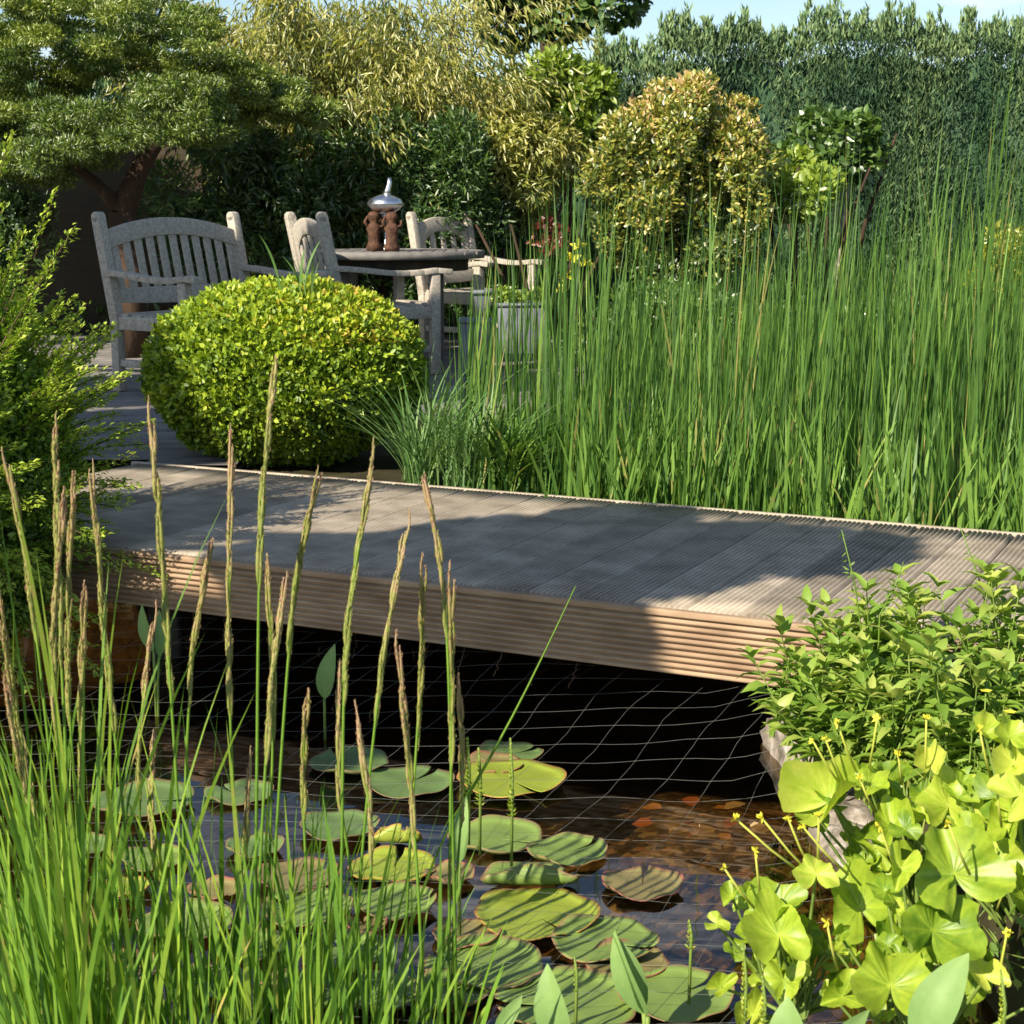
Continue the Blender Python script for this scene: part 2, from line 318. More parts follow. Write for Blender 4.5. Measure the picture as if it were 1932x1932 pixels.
c2b = ramp(t, [(0.35, (0.02, 0.014, 0.007)), (0.65, (0.06, 0.038, 0.018))], n2)
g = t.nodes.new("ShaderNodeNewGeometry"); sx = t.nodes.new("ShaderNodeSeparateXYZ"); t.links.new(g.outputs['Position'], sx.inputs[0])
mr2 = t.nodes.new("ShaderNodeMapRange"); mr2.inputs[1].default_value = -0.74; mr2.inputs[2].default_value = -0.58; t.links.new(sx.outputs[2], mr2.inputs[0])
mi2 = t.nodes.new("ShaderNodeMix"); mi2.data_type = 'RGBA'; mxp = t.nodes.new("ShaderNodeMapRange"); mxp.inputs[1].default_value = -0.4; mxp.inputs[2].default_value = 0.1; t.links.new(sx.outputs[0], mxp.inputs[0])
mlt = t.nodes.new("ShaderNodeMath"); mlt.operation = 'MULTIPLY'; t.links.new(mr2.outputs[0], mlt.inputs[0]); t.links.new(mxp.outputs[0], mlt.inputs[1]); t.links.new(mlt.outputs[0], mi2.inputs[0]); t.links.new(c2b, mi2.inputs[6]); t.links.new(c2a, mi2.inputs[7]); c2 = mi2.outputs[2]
mr = t.nodes.new("ShaderNodeMapRange"); mr.inputs[1].default_value = -0.34; mr.inputs[2].default_value = -0.4; t.links.new(sx.outputs[2], mr.inputs[0])
mi = t.nodes.new("ShaderNodeMix"); mi.data_type = 'RGBA'; t.links.new(mr.outputs[0], mi.inputs[0]); t.links.new(c1, mi.inputs[6]); t.links.new(c2, mi.inputs[7])
b = t.nodes.new("ShaderNodeBsdfPrincipled"); b.inputs['Roughness'].default_value = 1; b.inputs['Specular IOR Level'].default_value = 0.1
t.links.new(mi.outputs[2], b.inputs['Base Color']); out(t, b.outputs[0])
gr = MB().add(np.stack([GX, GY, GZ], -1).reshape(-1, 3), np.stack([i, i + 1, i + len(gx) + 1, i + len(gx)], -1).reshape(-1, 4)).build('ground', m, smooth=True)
tag(gr, kind='structure')

# water: fresnel mirror over a brown transparent body
m, t = newmat('pond_water')
fr = t.nodes.new("ShaderNodeFresnel"); fr.inputs[0].default_value = 1.6
gl = t.nodes.new("ShaderNodeBsdfGlossy"); gl.inputs['Roughness'].default_value = 0.02
tr = t.nodes.new("ShaderNodeBsdfTransparent"); tr.inputs[0].default_value = (0.50, 0.42, 0.27, 1)
nz = noise(t, 3.0, 2, mapping=(1, 2.0, 1)); bp = t.nodes.new("ShaderNodeBump"); bp.inputs['Strength'].default_value = 0.08; bp.inputs['Distance'].default_value = 0.02
t.links.new(nz, bp.inputs['Height']); t.links.new(bp.outputs[0], gl.inputs['Normal']); t.links.new(bp.outputs[0], fr.inputs['Normal'])
ms = t.nodes.new("ShaderNodeMixShader"); gw = t.nodes.new("ShaderNodeNewGeometry"); iv = t.nodes.new("ShaderNodeMath"); iv.operation = 'SUBTRACT'; iv.inputs[0].default_value = 1; t.links.new(gw.outputs['Backfacing'], iv.inputs[1])
mw = t.nodes.new("ShaderNodeMath"); mw.operation = 'MULTIPLY'; t.links.new(fr.outputs[0], mw.inputs[0]); t.links.new(iv.outputs[0], mw.inputs[1]); t.links.new(mw.outputs[0], ms.inputs[0]); t.links.new(tr.outputs[0], ms.inputs[1]); t.links.new(gl.outputs[0], ms.inputs[2])
out(t, ms.outputs[0])
wt = MB().add([[-3.2, 0.6, ZW], [6.6, 0.6, ZW], [6.6, 11.2, ZW], [-3.2, 11.2, ZW]], np.array([[0, 1, 2, 3]])).build('water', m)
tag(wt, kind='structure')

# terrace of grey boards behind the bridge
mb = MB(); rs = np.random.RandomState(4)
TX0, TX1 = -4.6, 0.85
y = 4.2; k = 0
while y < 13.6:
    fy = nearline(TX0)
    # boards run left-right; left of the box ball only, then wide behind it
    x1 = -1.12 if y < 8.35 else TX1
    # clip so the boards start behind the bridge's far edge
    def farline(x): return nearline(x) + BW / e[0] + 0.02
    xs = TX0
    if y < farline(x1):
        y += 0.15; continue
    while farline(xs) > y: xs += 0.02
    if x1 - xs > 0.1: mb.box(((xs + x1) / 2, y + 0.07, -0.03 - 0.004 * rs.rand()), (x1 - xs, 0.142, 0.05))
    y += 0.148
xa, xb = TX0, -1.10; ya, yb = farline(xa), farline(xb)
mb.add([[xa, ya - .01, -.011], [xb, yb - .01, -.011], [xb, yb + .5, -.011], [xa, yb + .5, -.011], [xa, ya - .01, -.2], [xb, yb - .01, -.2]], [np.array([[0, 1, 2, 3], [4, 5, 1, 0]])])
tr_ = mb.build('terrace', M['terrace'], bevel=0.003); tag(tr_, kind='structure')

# ================================================================ FOOTBRIDGE
def ribprofile(wd, th, nr=9, dep=0.007):
    """cross-section of a ribbed decking board: ribs on top"""
    p = []; q = wd / nr
    for i in range(nr):
        x = -wd / 2 + i * q
        p += [(x + q * .08, 0), (x + q * .54, 0), (x + q * .62, -dep), (x + q * 1.00, -dep)]
    p[-1] = (wd / 2, -dep); p = [(-wd / 2, -dep)] + p
    return p + [(wd / 2, -th), (-wd / 2, -th)]
def ribboard(o3, along, across, upv, length, wd, th, nr=9, dep=0.006):
    pr = np.array(ribprofile(wd, th, nr, dep)); k = len(pr)
    o3, along, across, upv = map(lambda a: np.array(a, float), (o3, along, across, upv))
    V = []
    for s_ in np.linspace(0, length, 9):
        V.append(o3 + along * s_ + pr[:, :1] * across + pr[:, 1:] * upv)
    V = np.concatenate(V); i = np.arange(8)[:, None] * k; j = np.arange(k)[None]; j2 = (j + 1) % k
    Q = np.stack([i + j, i + k + j, i + k + j2, i + j2], -1).reshape(-1, 4)
    return MB().add(V, [Q, np.arange(k), (np.arange(k) + 8 * k)[::-1]])
bridge = empty('footbridge', (float(A[0]), float(A[1]), 0)); br = np.array([A[0], A[1], 0])
tag(bridge, 'low ribbed timber footbridge crossing the pond with a pale plank along its edge', 'footbridge')
E3 = np.array([e[0], e[1], 0]); N3 = np.array([nn[0], nn[1], 0]); Z3 = np.array([0, 0, 1.0])
rs = np.random.RandomState(9)
s0 = J0 - 0.15 * 20 + 0.075; k = 0
L_END = 4.3
while s0 < L_END:
    if s0 > -0.95:
        o3 = E3 * s0 + Z3 * rs.uniform(-0.0015, 0.0015) + N3 * (0.0 + rs.uniform(-0.002, 0.002))
        ribboard(o3 , N3, E3, Z3, BW, 0.140, 0.026).build('deck_board', M['deck'], bridge)
    s0 += 0.150
# fascia board on the near edge: ribs face us
ribboard(E3 * -0.95 - N3 * 0.028 + Z3 * -0.0955, E3, Z3 * 1.0, -N3, L_END + 0.9, 0.150, 0.026, 9, 0.011).build('fascia_board', M['fascia'], bridge)
mb = MB(); mb.beam(E3 * -0.95 - N3 * 0.016 + Z3 * -0.0115, E3 * (L_END) - N3 * 0.016 + Z3 * -0.0115, 0.026, 0.017); mb.build('edge_trim', M['fascia'], bridge, bevel=0.003)
mb = MB(); mb.beam(E3 * -0.95 + N3 * (BW + 0.013) + Z3 * -0.012, E3 * L_END + N3 * (BW + 0.013) + Z3 * -0.012, 0.022, 0.03); mb.build('edge_trim', M['deck'], bridge, bevel=0.003)
for q in (0.06, BW / 2, BW - 0.06):
    mb = MB(); mb.beam(E3 * -0.9 + N3 * q + Z3 * -0.102, E3 * L_END + N3 * q + Z3 * -0.102, 0.06, 0.145); mb.build('joist', M['darkwood'], bridge)
for s_ in (0.2, 2.9):
    for q in (0.1, BW - 0.1):
        mb = MB(); mb.box(E3 * s_ + N3 * q + Z3 * -0.48, (0.09, 0.09, 0.60)); mb.build('post', M['darkwood'], bridge)

# ================================================================ EDGING STONES
rs = np.random.RandomState(12)
def rock(name, c, size, rz, mat, seed):
    r = np.random.RandomState(seed); mb = MB(); n = 10
    # cube sphere-ish block with knocked corners
    us, vs = np.meshgrid(np.linspace(0, 2 * math.pi, 25)[:-1], np.linspace(-math.pi / 2, math.pi / 2, 13))
    d = np.stack([np.cos(vs) * np.cos(us), np.cos(vs) * np.sin(us), np.sin(vs)], -1).reshape(-1, 3)
    q = d / (np.sum(np.abs(d) ** 4.5, 1) ** (1 / 4.5))[:, None]
    q *= (1 + 0.16 * vnoise(d[:, 0] * 3.3 + d[:, 2] * 1.7, d[:, 1] * 2.7, seed) + 0.02 * r.normal(size=len(q)))[:, None]
    q = q * np.array(size) / 2
    ca, sa = math.cos(rz), math.sin(rz); q = q @ np.array([[ca, sa, 0], [-sa, ca, 0], [0, 0, 1]])
    i = np.arange(12)[:, None] * 24; j = np.arange(24)[None]; j2 = (j + 1) % 24
    mb.add(q, np.stack([i + j, i + j2, i + 24 + j2, i + 24 + j], -1).reshape(-1, 4))
    o = mb.build(name, mat, smooth=True); o.location = c; return o
for (u, v, z, size, rz, lab) in [
    (1520, 1425, -0.34, (0.15, 0.36, 0.16), 0.12, 'pale pinkish edging stone beside the water nearest the bridge'),
    (1590, 1560, -0.38, (0.14, 0.32, 0.13), -0.1, 'darker edging stone half hidden behind a drooping grey-green leaf'),
    (1625, 1640, -0.38, (0.15, 0.30, 0.13), 0.2, 'purplish grey edging stone nearest the bright yellow-green leaves')]:
    p = at(u, v, z); tag(rock('edging_stone', tuple(p), size, rz, M['stone'], int(u)), lab, 'stone', 'stones edging the pond')

# ================================================================ GARDEN CHAIRS, TABLE
def make_chair(root, W, nsl, arch=False, D=0.56):
    """faces +x, width along y; root at the middle of the rear legs' feet"""
    hw = W / 2
    def bp(y, h, dx=0): return np.array([-(max(h, 0.42) - 0.42) * 0.21 + dx, y, h])
    for s in (-1, 1):
        mb = MB(); y = s * (hw - 0.028)
        mb.beam(bp(y, 0.0), bp(y, 0.43), 0.056, 0.056, (1, 0, 0))
        mb.beam(bp(y, 0.40), bp(y, 0.975), 0.058, 0.062, (1, 0, 0))
        mb.tube([bp(y - 0.029, 0.972), bp(y + 0.029, 0.972)], 0.0308, 12)
        mb.build('back_post', M['teak'], root, bevel=0.005)
        mb = MB(); mb.box((D - 0.06, y, 0.31), (0.058, 0.058, 0.62)); mb.build('front_leg', M['teak'], root, bevel=0.004)
        mb = MB(); P = []
        for q in np.linspace(0, 1, 9): P.append((-0.04 + q * (D + 0.09), y, 0.645 + 0.018 * math.cos(q * 5.2) - 0.02 * (q > .99)))
        for a_, b_ in zip(P[:-1], P[1:]): mb.beam(a_, b_, 0.072, 0.034)
        mb.build('arm_rest', M['teak'], root, bevel=0.004)
        mb = MB(); mb.box((D / 2 - 0.03, y, 0.385), (D - 0.1, 0.032, 0.075)); mb.box((D / 2 - 0.03, y, 0.16), (D - 0.1, 0.03, 0.04)); mb.build('side_rail', M['teak'], root, bevel=0.003)
    # crest rail: arched
    ys = np.linspace(-hw + 0.055, hw - 0.055, 21); mb = MB()
    def crest(y): q = y / (hw - 0.055); return 0.895 + (0.075 if not arch else 0.07) * (1 - q * q)
    def under(y):
        q = min(1, abs(y) / (hw - 0.055)); return crest(y) - 0.10 if not arch else 0.70 + 0.165 * math.sqrt(max(0, 1 - (q * 1.12) ** 2)) if q < 1 / 1.12 else 0.62
    V = []
    for y in ys:
        for h_, dx in ((crest(y), -0.016), (crest(y), 0.016), (under(y), 0.016), (under(y), -0.016)): V.append(bp(y, h_, dx))
    k = np.arange(20)[:, None] * 4; j = np.arange(4)[None]; j2 = (j + 1) % 4
    mb.add(V, [np.stack([k + j, k + 4 + j, k + 4 + j2, k + j2], -1).reshape(-1, 4), np.arange(4), np.arange(4)[::-1] + 80])
    mb.build('crest_rail', M['teak'], root, bevel=0.004)
    mb = MB(); k0 = len(ys); V = []
    for y in ys:
        q = y / hw
        for h_, dx in ((0.575, -0.014), (0.575, 0.014), (0.50 - 0.02 * (1 - q * q), 0.014), (0.50 - 0.02 * (1 - q * q), -0.014)): V.append(bp(y, h_, dx))
    mb.add(V, [np.stack([k + j, k + 4 + j, k + 4 + j2, k + j2], -1).reshape(-1, 4), np.arange(4), np.arange(4)[::-1] + 80])
    mb.build('lower_rail', M['teak'], root, bevel=0.003)
    mb = MB()
    for y in np.linspace(-hw + 0.105, hw - 0.105, nsl):
        mb.beam(bp(y, 0.56), bp(y, under(y) + 0.03), 0.052, 0.014, (1, 0, 0))
    mb.build('back_slats', M['teak'], root, bevel=0.002)
    mb = MB()
    for x in np.linspace(0.05, D - 0.05, 6):
        zz = 0.43 - 0.012 * math.sin((x / D) * math.pi)
        mb.box((x, 0, zz), (0.07, W - (0.12 if x > D - .12 else 0.06), 0.022))
    mb.build('seat', M['teak'], root, bevel=0.003)
    mb = MB(); mb.box((D - 0.055, 0, 0.375), (0.03, W - 0.12, 0.075)); mb.build('seat_rail', M['teak'], root, bevel=0.003)
    mb = MB(); mb.box((0.01, 0, 0.385), (0.03, W - 0.12, 0.065)); mb.build('seat_rail', M['teak'], root, bevel=0.003)
def chair(name, u, v, face_deg, W, nsl, label, cat, arch=False, D=0.56):
    """face_deg: 0 = towards the camera, 90 = to the right; (u,v) = foot of the middle of the back"""
    p = at(u, v); fx, fy = math.sin(R(face_deg)), -math.cos(R(face_deg))
    r = empty(name, (p[0], p[1], 0), math.atan2(fy, fx)); tag(r, label, cat, 'weathered teak garden seats'); make_chair(r, W, nsl, arch, D); return r
chair('garden_bench', 356, 722, 56, 1.14, 11, 'weathered grey garden bench with an arched slatted back, left of the clipped ball', 'bench', D=0.60)
chair('garden_armchair', 616, 706, 117, 0.62, 5, 'grey armchair seen from behind at the side, just above the clipped ball', 'armchair', True, 0.68)
chair('garden_armchair', 852, 655, 50, 0.66, 5, 'sunlit pale armchair behind the right end of the table', 'armchair', True, 0.60)

tp = at(745, 680)
tb = empty('garden_table', (tp[0], 11.1, 0)); tag(tb, 'round grey slatted garden table carrying the silver ornament', 'table')
mb = MB(); TR = 0.62
for x in np.arange(-TR + 0.04, TR, 0.075):
    hl = math.sqrt(max(0.01, TR ** 2 - x ** 2)); mb.box((x, 0, 0.735), (0.068, 2 * hl - 0.06, 0.022))
mb.build('tabletop', M['table'], tb, bevel=0.003)
mb = MB(); mb.lathe([(TR - 0.05, 0.70), (TR, 0.70), (TR, 0.749), (TR - 0.05, 0.749), (TR - 0.05, 0.70)], 40); mb.build('rim', M['table'], tb)
mb = MB(); mb.lathe([(TR - 0.14, 0.62), (TR - 0.11, 0.62), (TR - 0.11, 0.72), (TR - 0.14, 0.72), (TR - 0.14, 0.62)], 32); mb.build('apron', M['darkwood'], tb)
for a_ in (45, 135, 225, 315):
    mb = MB(); mb.box((0.42 * math.cos(R(a_)), 0.42 * math.sin(R(a_)), 0.35), (0.07, 0.07, 0.70)); mb.build('leg', M['table'], tb, bevel=0.004)

# ornament: silver squashed vessel with a finial on rusty carved figures
op = aty(728, 466, 11.0)
orn = empty('ornamental_oil_lamp', (op[0], op[1], 0.7465)); tag(orn, 'flattened silver oil lamp with a tall spout on rust-brown carved figures', 'oil lamp')
mb = MB(); mb.lathe([(0.001, 0.235), (0.035, 0.242), (0.09, 0.268), (0.120, 0.298), (0.122, 0.308), (0.105, 0.335), (0.065, 0.356), (0.03, 0.366), (0.001, 0.37)], 32); mb.build('vessel', M['silver'], orn, smooth=True)
mb = MB(); mb.tube([(0.01, 0, 0.36), (0.018, 0, 0.395), (0.03, 0, 0.44), (0.028, 0, 0.475)], [0.030, 0.022, 0.018, 0.011], 12); mb.build('spout', M['silver'], orn, smooth=True)
mb = MB(); mb.lathe([(0.001, 0.0), (0.03, 0.0), (0.035, 0.01), (0.012, 0.03), (0.010, 0.20), (0.03, 0.24), (0.001, 0.24)], 16); mb.build('stem', M['silver'], orn, smooth=True)
for k, (ax, ay) in enumerate(((-0.075, -0.03), (0.045, -0.06), (0.02, 0.07))):
    mb = MB()
    pr = [(0.001, 0), (0.05, 0.002), (0.052, 0.03), (0.036, 0.07), (0.042, 0.12), (0.050, 0.15), (0.034, 0.175), (0.024, 0.185), (0.036, 0.205), (0.042, 0.228), (0.030, 0.252), (0.001, 0.26)]
    mb.lathe(pr, 14, (ax, ay, 0))
    mb.tube([(ax + 0.03, ay, 0.15), (ax + 0.065, ay - 0.01, 0.165), (ax + 0.06, ay, 0.20)], [0.014, 0.012, 0.009], 8)
    mb.tube([(ax - 0.03, ay, 0.15), (ax - 0.058, ay - 0.01, 0.19), (ax - 0.04, ay, 0.225)], [0.014, 0.012, 0.009], 8)
    mb.build('carved_figure', M['rust'], orn, smooth=True)

# zinc planters
def planter(name, u0, u1, v0, v1, y, mat, label, tap=0.8, plant=None, dep=0.24):
    a_ = aty(u0, v0, y); b_ = aty(u1, v0, y); c_ = aty(u0, v1, y); wd = b_[0] - a_[0]; top = a_[2]; bot = max(0.0, c_[2])
    r = empty(name, ((a_[0] + b_[0]) / 2, y + dep / 2, bot)); tag(r, label, 'planter', 'zinc planters on the terrace')
    mb = MB(); hh = top - bot
    pr = [(wd / 2 * tap, 0), (wd / 2, hh), (wd / 2 + 0.008, hh), (wd / 2 + 0.008, hh - 0.02)]
    V = []
    for (hx, z) in ((wd / 2 * tap, 0), (wd / 2, hh), (wd / 2 - 0.012, hh), (wd / 2 - 0.02, hh - 0.05)):
        hy = hx / (wd / 2) * dep / 2
        V += [(-hx, -hy, z), (hx, -hy, z), (hx, hy, z), (-hx, hy, z)]
    k = np.arange(3)[:, None] * 4; j = np.arange(4)[None]; j2 = (j + 1) % 4
    mb.add(V, [np.stack([k + j, k + j2, k + 4 + j2, k + 4 + j], -1).reshape(-1, 4), np.arange(4)[::-1], np.arange(4) + 12])
    mb.build('pot', mat, r, bevel=0.003)
    mb = MB()
    for s_, zz in ((1, hh), ):
        mb.box((0, -dep / 2 - 0.004, hh - 0.012), (wd + 0.012, 0.012, 0.02)); mb.box((0, dep / 2 + 0.004, hh - 0.012), (wd + 0.012, 0.012, 0.02))
        mb.box((-wd / 2 - 0.003, 0, hh - 0.012), (0.010, dep - 0.006, 0.02)); mb.box((wd / 2 + 0.003, 0, hh - 0.012), (0.010, dep - 0.006, 0.02))
    mb.build('rim', mat, r)
    if plant:
        rs = np.random.RandomState(int(u0)); mb = MB(); crown(mb, rs, [((rs.uniform(-.4, .4) * wd, rs.uniform(-.3, .3) * dep, hh + 0.03), (0.07, 0.07, 0.06), 0) for _ in range(5)], 400, 0.04, 0.025, OVAL)
        mb.build('plant', M[plant], r)
    return r
planter('zinc_planter', 866, 930, 603, 722, 9.6, M['zinc'], 'dark grey square zinc planter standing behind the reeds by the armchair leg', 0.82, None)
planter('zinc_planter', 938, 1030, 572, 668, 10.6, M['zinc'], 'wider pale grey zinc planter under the sunlit arm of the right chair', 0.95, 'lime', 0.3)
planter('zinc_planter', 893, 927, 548, 605, 10.0, M['zinc'], 'slim dark zinc vase rising behind the dark square planter', 0.6, None, 0.1)

# ================================================================ BACKGROUND
# brick garden wall at the far left, in the shade of the juniper
m, t = newmat('brick'); c = t.nodes.new("ShaderNodeTexCoord"); bk = t.nodes.new("ShaderNodeTexBrick"); mp = t.nodes.new("ShaderNodeMapping"); mp.inputs['Rotation'].default_value = (R(90), 0, 0)
t.links.new(c.outputs['Object'], mp.inputs[0]); t.links.new(mp.outputs[0], bk.inputs[0]); bk.inputs['Scale'].default_value = 4.2
bk.inputs['Color1'].default_value = (0.06, 0.04, 0.022, 1); bk.inputs['Color2'].default_value = (0.04, 0.033, 0.02, 1); bk.inputs['Mortar'].default_value = (0.05, 0.045, 0.03, 1)
b = t.nodes.new("ShaderNodeBsdfPrincipled"); b.inputs['Roughness'].default_value = 0.95; t.links.new(bk.outputs[0], b.inputs[0]); out(t, b.outputs[0])
mb = MB(); mb.box((-5.2, 14.2, 0.85), (5.2, 0.24, 1.8)); wl = mb.build('garden_wall', m, bevel=0.01); tag(wl, 'brown brick garden wall in deep shade behind the spreading conifer', 'wall')

IVY = True
def tree(name, label, cat, base, trunk_pts, trunk_r, clumps, n, L, Wd, mat, seed, group=None, twigs=None, **kw):
    r = empty(name, base); tag(r, label, cat, group); b_ = np.array(base)
    rs = np.random.RandomState(seed)
    mb = MB()
    for pts, r0, r1 in trunk_pts:
        P = np.array(pts) - b_; mb.tube(P, np.linspace(r0, r1, len(P)), 8)
    mb.build('trunk', M['bark'], r, smooth=True)
    mb = MB(); cl = [(np.array(c) - b_, rr, ts) for c, rr, ts in clumps]
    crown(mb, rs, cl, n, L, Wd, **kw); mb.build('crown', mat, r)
    return r

# spreading juniper upper left
rs = np.random.RandomState(21)
JB = at(238, 640); JB = np.array([aty(238, 420, 11.6)[0], 11.6, 0])
def P_(u, v, y): return aty(u, v, y)
fork = P_(232, 400, 11.6)
tp_ = [([JB, JB + (0.02, 0, .4), fork], .12, .10),
       ([fork, P_(262, 320, 11.6), P_(310, 250, 11.5), P_(380, 200, 11.3)], .10, .012),
       ([fork, P_(185, 350, 11.5), P_(135, 305, 11.4), P_(60, 260, 11.2)], .06, .012)]
cl = []
def pad_(u, v, y, ru, rv, ry=0.35, ts=0):
    k = F / y; cl.append((P_(u, v, y), (ru / k, ry, rv / k), ts))
for q in range(150):        # broad dome of flat sprays
    u = rs.uniform(-90, 400); top = 20 + 0.00055 * (u - 160) ** 2; v = rs.uniform(top - 40, 262 - 0.1 * abs(u - 200))
    pad_(u, v, rs.uniform(11.2, 12.6), rs.uniform(22, 50), rs.uniform(8, 18), rs.uniform(.12, .30), rs.uniform(-.35, .35))
for q in range(34): pad_(rs.uniform(-60, 260), rs.uniform(210, 310), rs.uniform(11, 12), rs.uniform(30, 50), rs.uniform(12, 22), .25, -.15)
for q in range(70):        # the long right-hand bough drooping to (640,230)
    s_ = rs.uniform(0, 1); u = 370 + s_ * 265; v = 95 + s_ * 130 + rs.normal() * 10 + (1 - s_) * rs.uniform(-25, 60)
    pad_(u, v, 11.4 + s_ * .9 + rs.normal() * 0.15, rs.uniform(20, 42) * (1.1 - .5 * s_), rs.uniform(7, 14), .14, rs.uniform(-.1, .2))
for q in range(24): pad_(rs.uniform(-60, 120), rs.uniform(250, 335), rs.uniform(11.2, 12), rs.uniform(25, 45), rs.uniform(10, 20), .2, -.2)
for q in range(26): pad_(rs.uniform(250, 430), rs.uniform(150, 265), rs.uniform(10.8, 11.2), rs.uniform(22, 40), rs.uniform(8, 14), .14, -.1)
for q in range(14): pad_(rs.uniform(440, 545), rs.uniform(170, 245), 12.0, 22, 10, .15, 0)
tree('spreading_juniper', 'broad flat-topped dark green juniper leaning over the bench', 'tree', tuple(JB), tp_, 0, cl, 190000, 0.040, 0.010, M['juniper'], 5, tint=(.1, .9), up=.25, jit=.55, shell=.35)

# big arching bamboo
rs = np.random.RandomState(31); cl = []
bam = empty('bamboo_clump', (-1.2, 13.6, 0)); tag(bam, 'huge arching bamboo with pale yellow-green drooping leaves behind the table', 'bamboo')
bb = np.array([-1.2, 13.6, 0]); mb = MB(); lf = MB()
for q in range(150):
    a_ = rs.uniform(0, 2 * math.pi); rr = rs.uniform(0.1, .9) ; root = bb + (rs.uniform(-1.0, .8), rs.uniform(-.3, .6), 0)
    hh = rs.uniform(1.7, 3.9); sp_ = rs.uniform(.3, 1.35)
    dx, dy = math.cos(a_) * sp_ * 1.1, math.sin(a_) * sp_ * 0.9
    t_ = np.linspace(0, 1, 10)
    P = root + np.stack([dx * t_ ** 2, dy * t_ ** 2, hh * (t_ - .32 * t_ ** 4)], -1)
    mb.tube(P - bb, np.linspace(.009, .003, 10), 4, cap=False)
    n = 420; s_ = rs.uniform(.25, 1.0, n); idx = s_ * 9; i0 = np.minimum(8, idx.astype(int)); fr_ = (idx - i0)[:, None]
    Q = P[i0] * (1 - fr_) + P[i0 + 1] * fr_ + rs.normal(size=(n, 3)) * (.10, .10, .09)
    D = np.stack([dx * np.ones(n), dy * np.ones(n), -0.5 * np.ones(n)], -1) * .7 + rs.normal(size=(n, 3)) * .55; D[:, 2] -= .7
    leaves(lf, Q - bb, D, rs.normal(size=(n, 3)) + (0, 0, 1), rs.uniform(.06, .13, n), rs.uniform(.010, .018, n), np.clip(rs.uniform(.1, .9, n) + rs.uniform(-.25, .25), 0, 1))
mb.build('culms', M['twig'], bam); lf.build('foliage', M['bamboo'], bam)
# skirt of foliage below the bamboo; shade is put into its dark tint
rs = np.random.RandomState(33); cl = []
for q in range(60): cl.append((P_(rs.uniform(270, 960), rs.uniform(250, 560), rs.uniform(12.6, 13.2)), (.22, .2, .22), rs.uniform(-.2, .2)))
tree('evergreen_shrub', 'shrub with shade put into its dark leaf colour, behind bench and table', 'shrub', (-1.6, 12.9, 0), [([(-1.6, 12.9, 0), (-1.6, 12.9, .8)], .05, .03)], 0, cl, 26000, .085, .022, M['tree'], 34, tint=(0, .6))

# long conifer hedge
hg = MB(); rs = np.random.RandomState(41)
def hedge_top(x): return 2.58 + 0.11 * vnoise(x * 2.2, x * .4, 5) + 0.06 * math.sin(x * 9)
for x in np.arange(-7.0, 9.0, 0.16):
    ht = hedge_top(x) - .45 * max(0, min(1, (1.9 - x) / 1.6))
    y0 = 16.2 + 0.12 * math.sin(x * 3.1)
    n = 1700; z = ht * rs.uniform(0.0, 1, n) ** 0.75; P = np.stack([x + rs.normal(size=n) * .10, y0 - .32 + np.abs(rs.normal(size=n)) * .22 + .10 * np.sin(z * 7 + x * 11), z], -1)
    D = np.stack([rs.normal(size=n) * .5, -np.abs(rs.normal(size=n)) * .45, np.ones(n)], -1)
    leaves(hg, P, D, rs.normal(size=(n, 3)) * .5 + (0, -1, .2), rs.uniform(.05, .11, n), rs.uniform(.009, .017, n), np.clip(rs.uniform(0, .75, n) + .3 * np.clip((z - ht + .5) / .5, 0, 1) + .25 * math.sin(x * 5.3), 0, 1))  # tint rises near the top: sunlight there is put into the leaf colour
    for q in range(4):     # pointed leader tips
        tx = x + rs.uniform(-.08, .08); th = rs.uniform(.10, .30) * (1.6 if rs.rand() < .12 else 1); m_ = 60
        zz = rs.uniform(-.15, 1, m_) * th; P = np.stack([tx + rs.normal(size=m_) * .045 * (1.1 - zz / th), y0 - .2 + rs.normal(size=m_) * .05, ht - .04 + zz], -1)
        leaves(hg, P, np.stack([rs.normal(size=m_) * .3, rs.normal(size=m_) * .3, np.ones(m_)], -1), rs.normal(size=(m_, 3)) + (0, -1, 0), rs.uniform(.06, .12, m_), .022, rs.uniform(.45, 1, m_))
hedge = empty('conifer_hedge', (1.0, 16.2, 0)); tag(hedge, 'tall blue-green conifer hedge with ragged pointed tips under the sky', 'hedge')
ho = hg.build('foliage', M['hedge'], hedge); ho.location = (-1.0, -16.2, 0)
mb = MB()
for x in np.arange(-7, 9, .7): mb.tube([(x - 1, .05, 0), (x - 1 + .03, .05, 1.2), (x - 1, .05, 2.4)], [.05, .035, .015], 6)
mb.build('trunks', M['bark'], hedge)
xs_ = np.arange(-7.0, 9.0, .16); V = []
for x in xs_:
    tpz = hedge_top(x) - .45 * max(0, min(1, (1.9 - x) / 1.6)) - .16 + .05 * math.sin(x * 17)
    for yy, zz in ((-.12, 0), (-.12 + .05 * math.sin(x * 7), tpz), (.25, tpz), (.25, 0)): V.append((x - 1, yy, zz))
k_ = np.arange(len(xs_) - 1)[:, None] * 4; j = np.arange(4)[None]; j2 = (j + 1) % 4
mb = MB(); mb.add(V, np.stack([k_ + j, k_ + j2, k_ + 4 + j2, k_ + 4 + j], -1).reshape(-1, 4), .15); mb.build('inner_growth', M['hedge'], hedge)

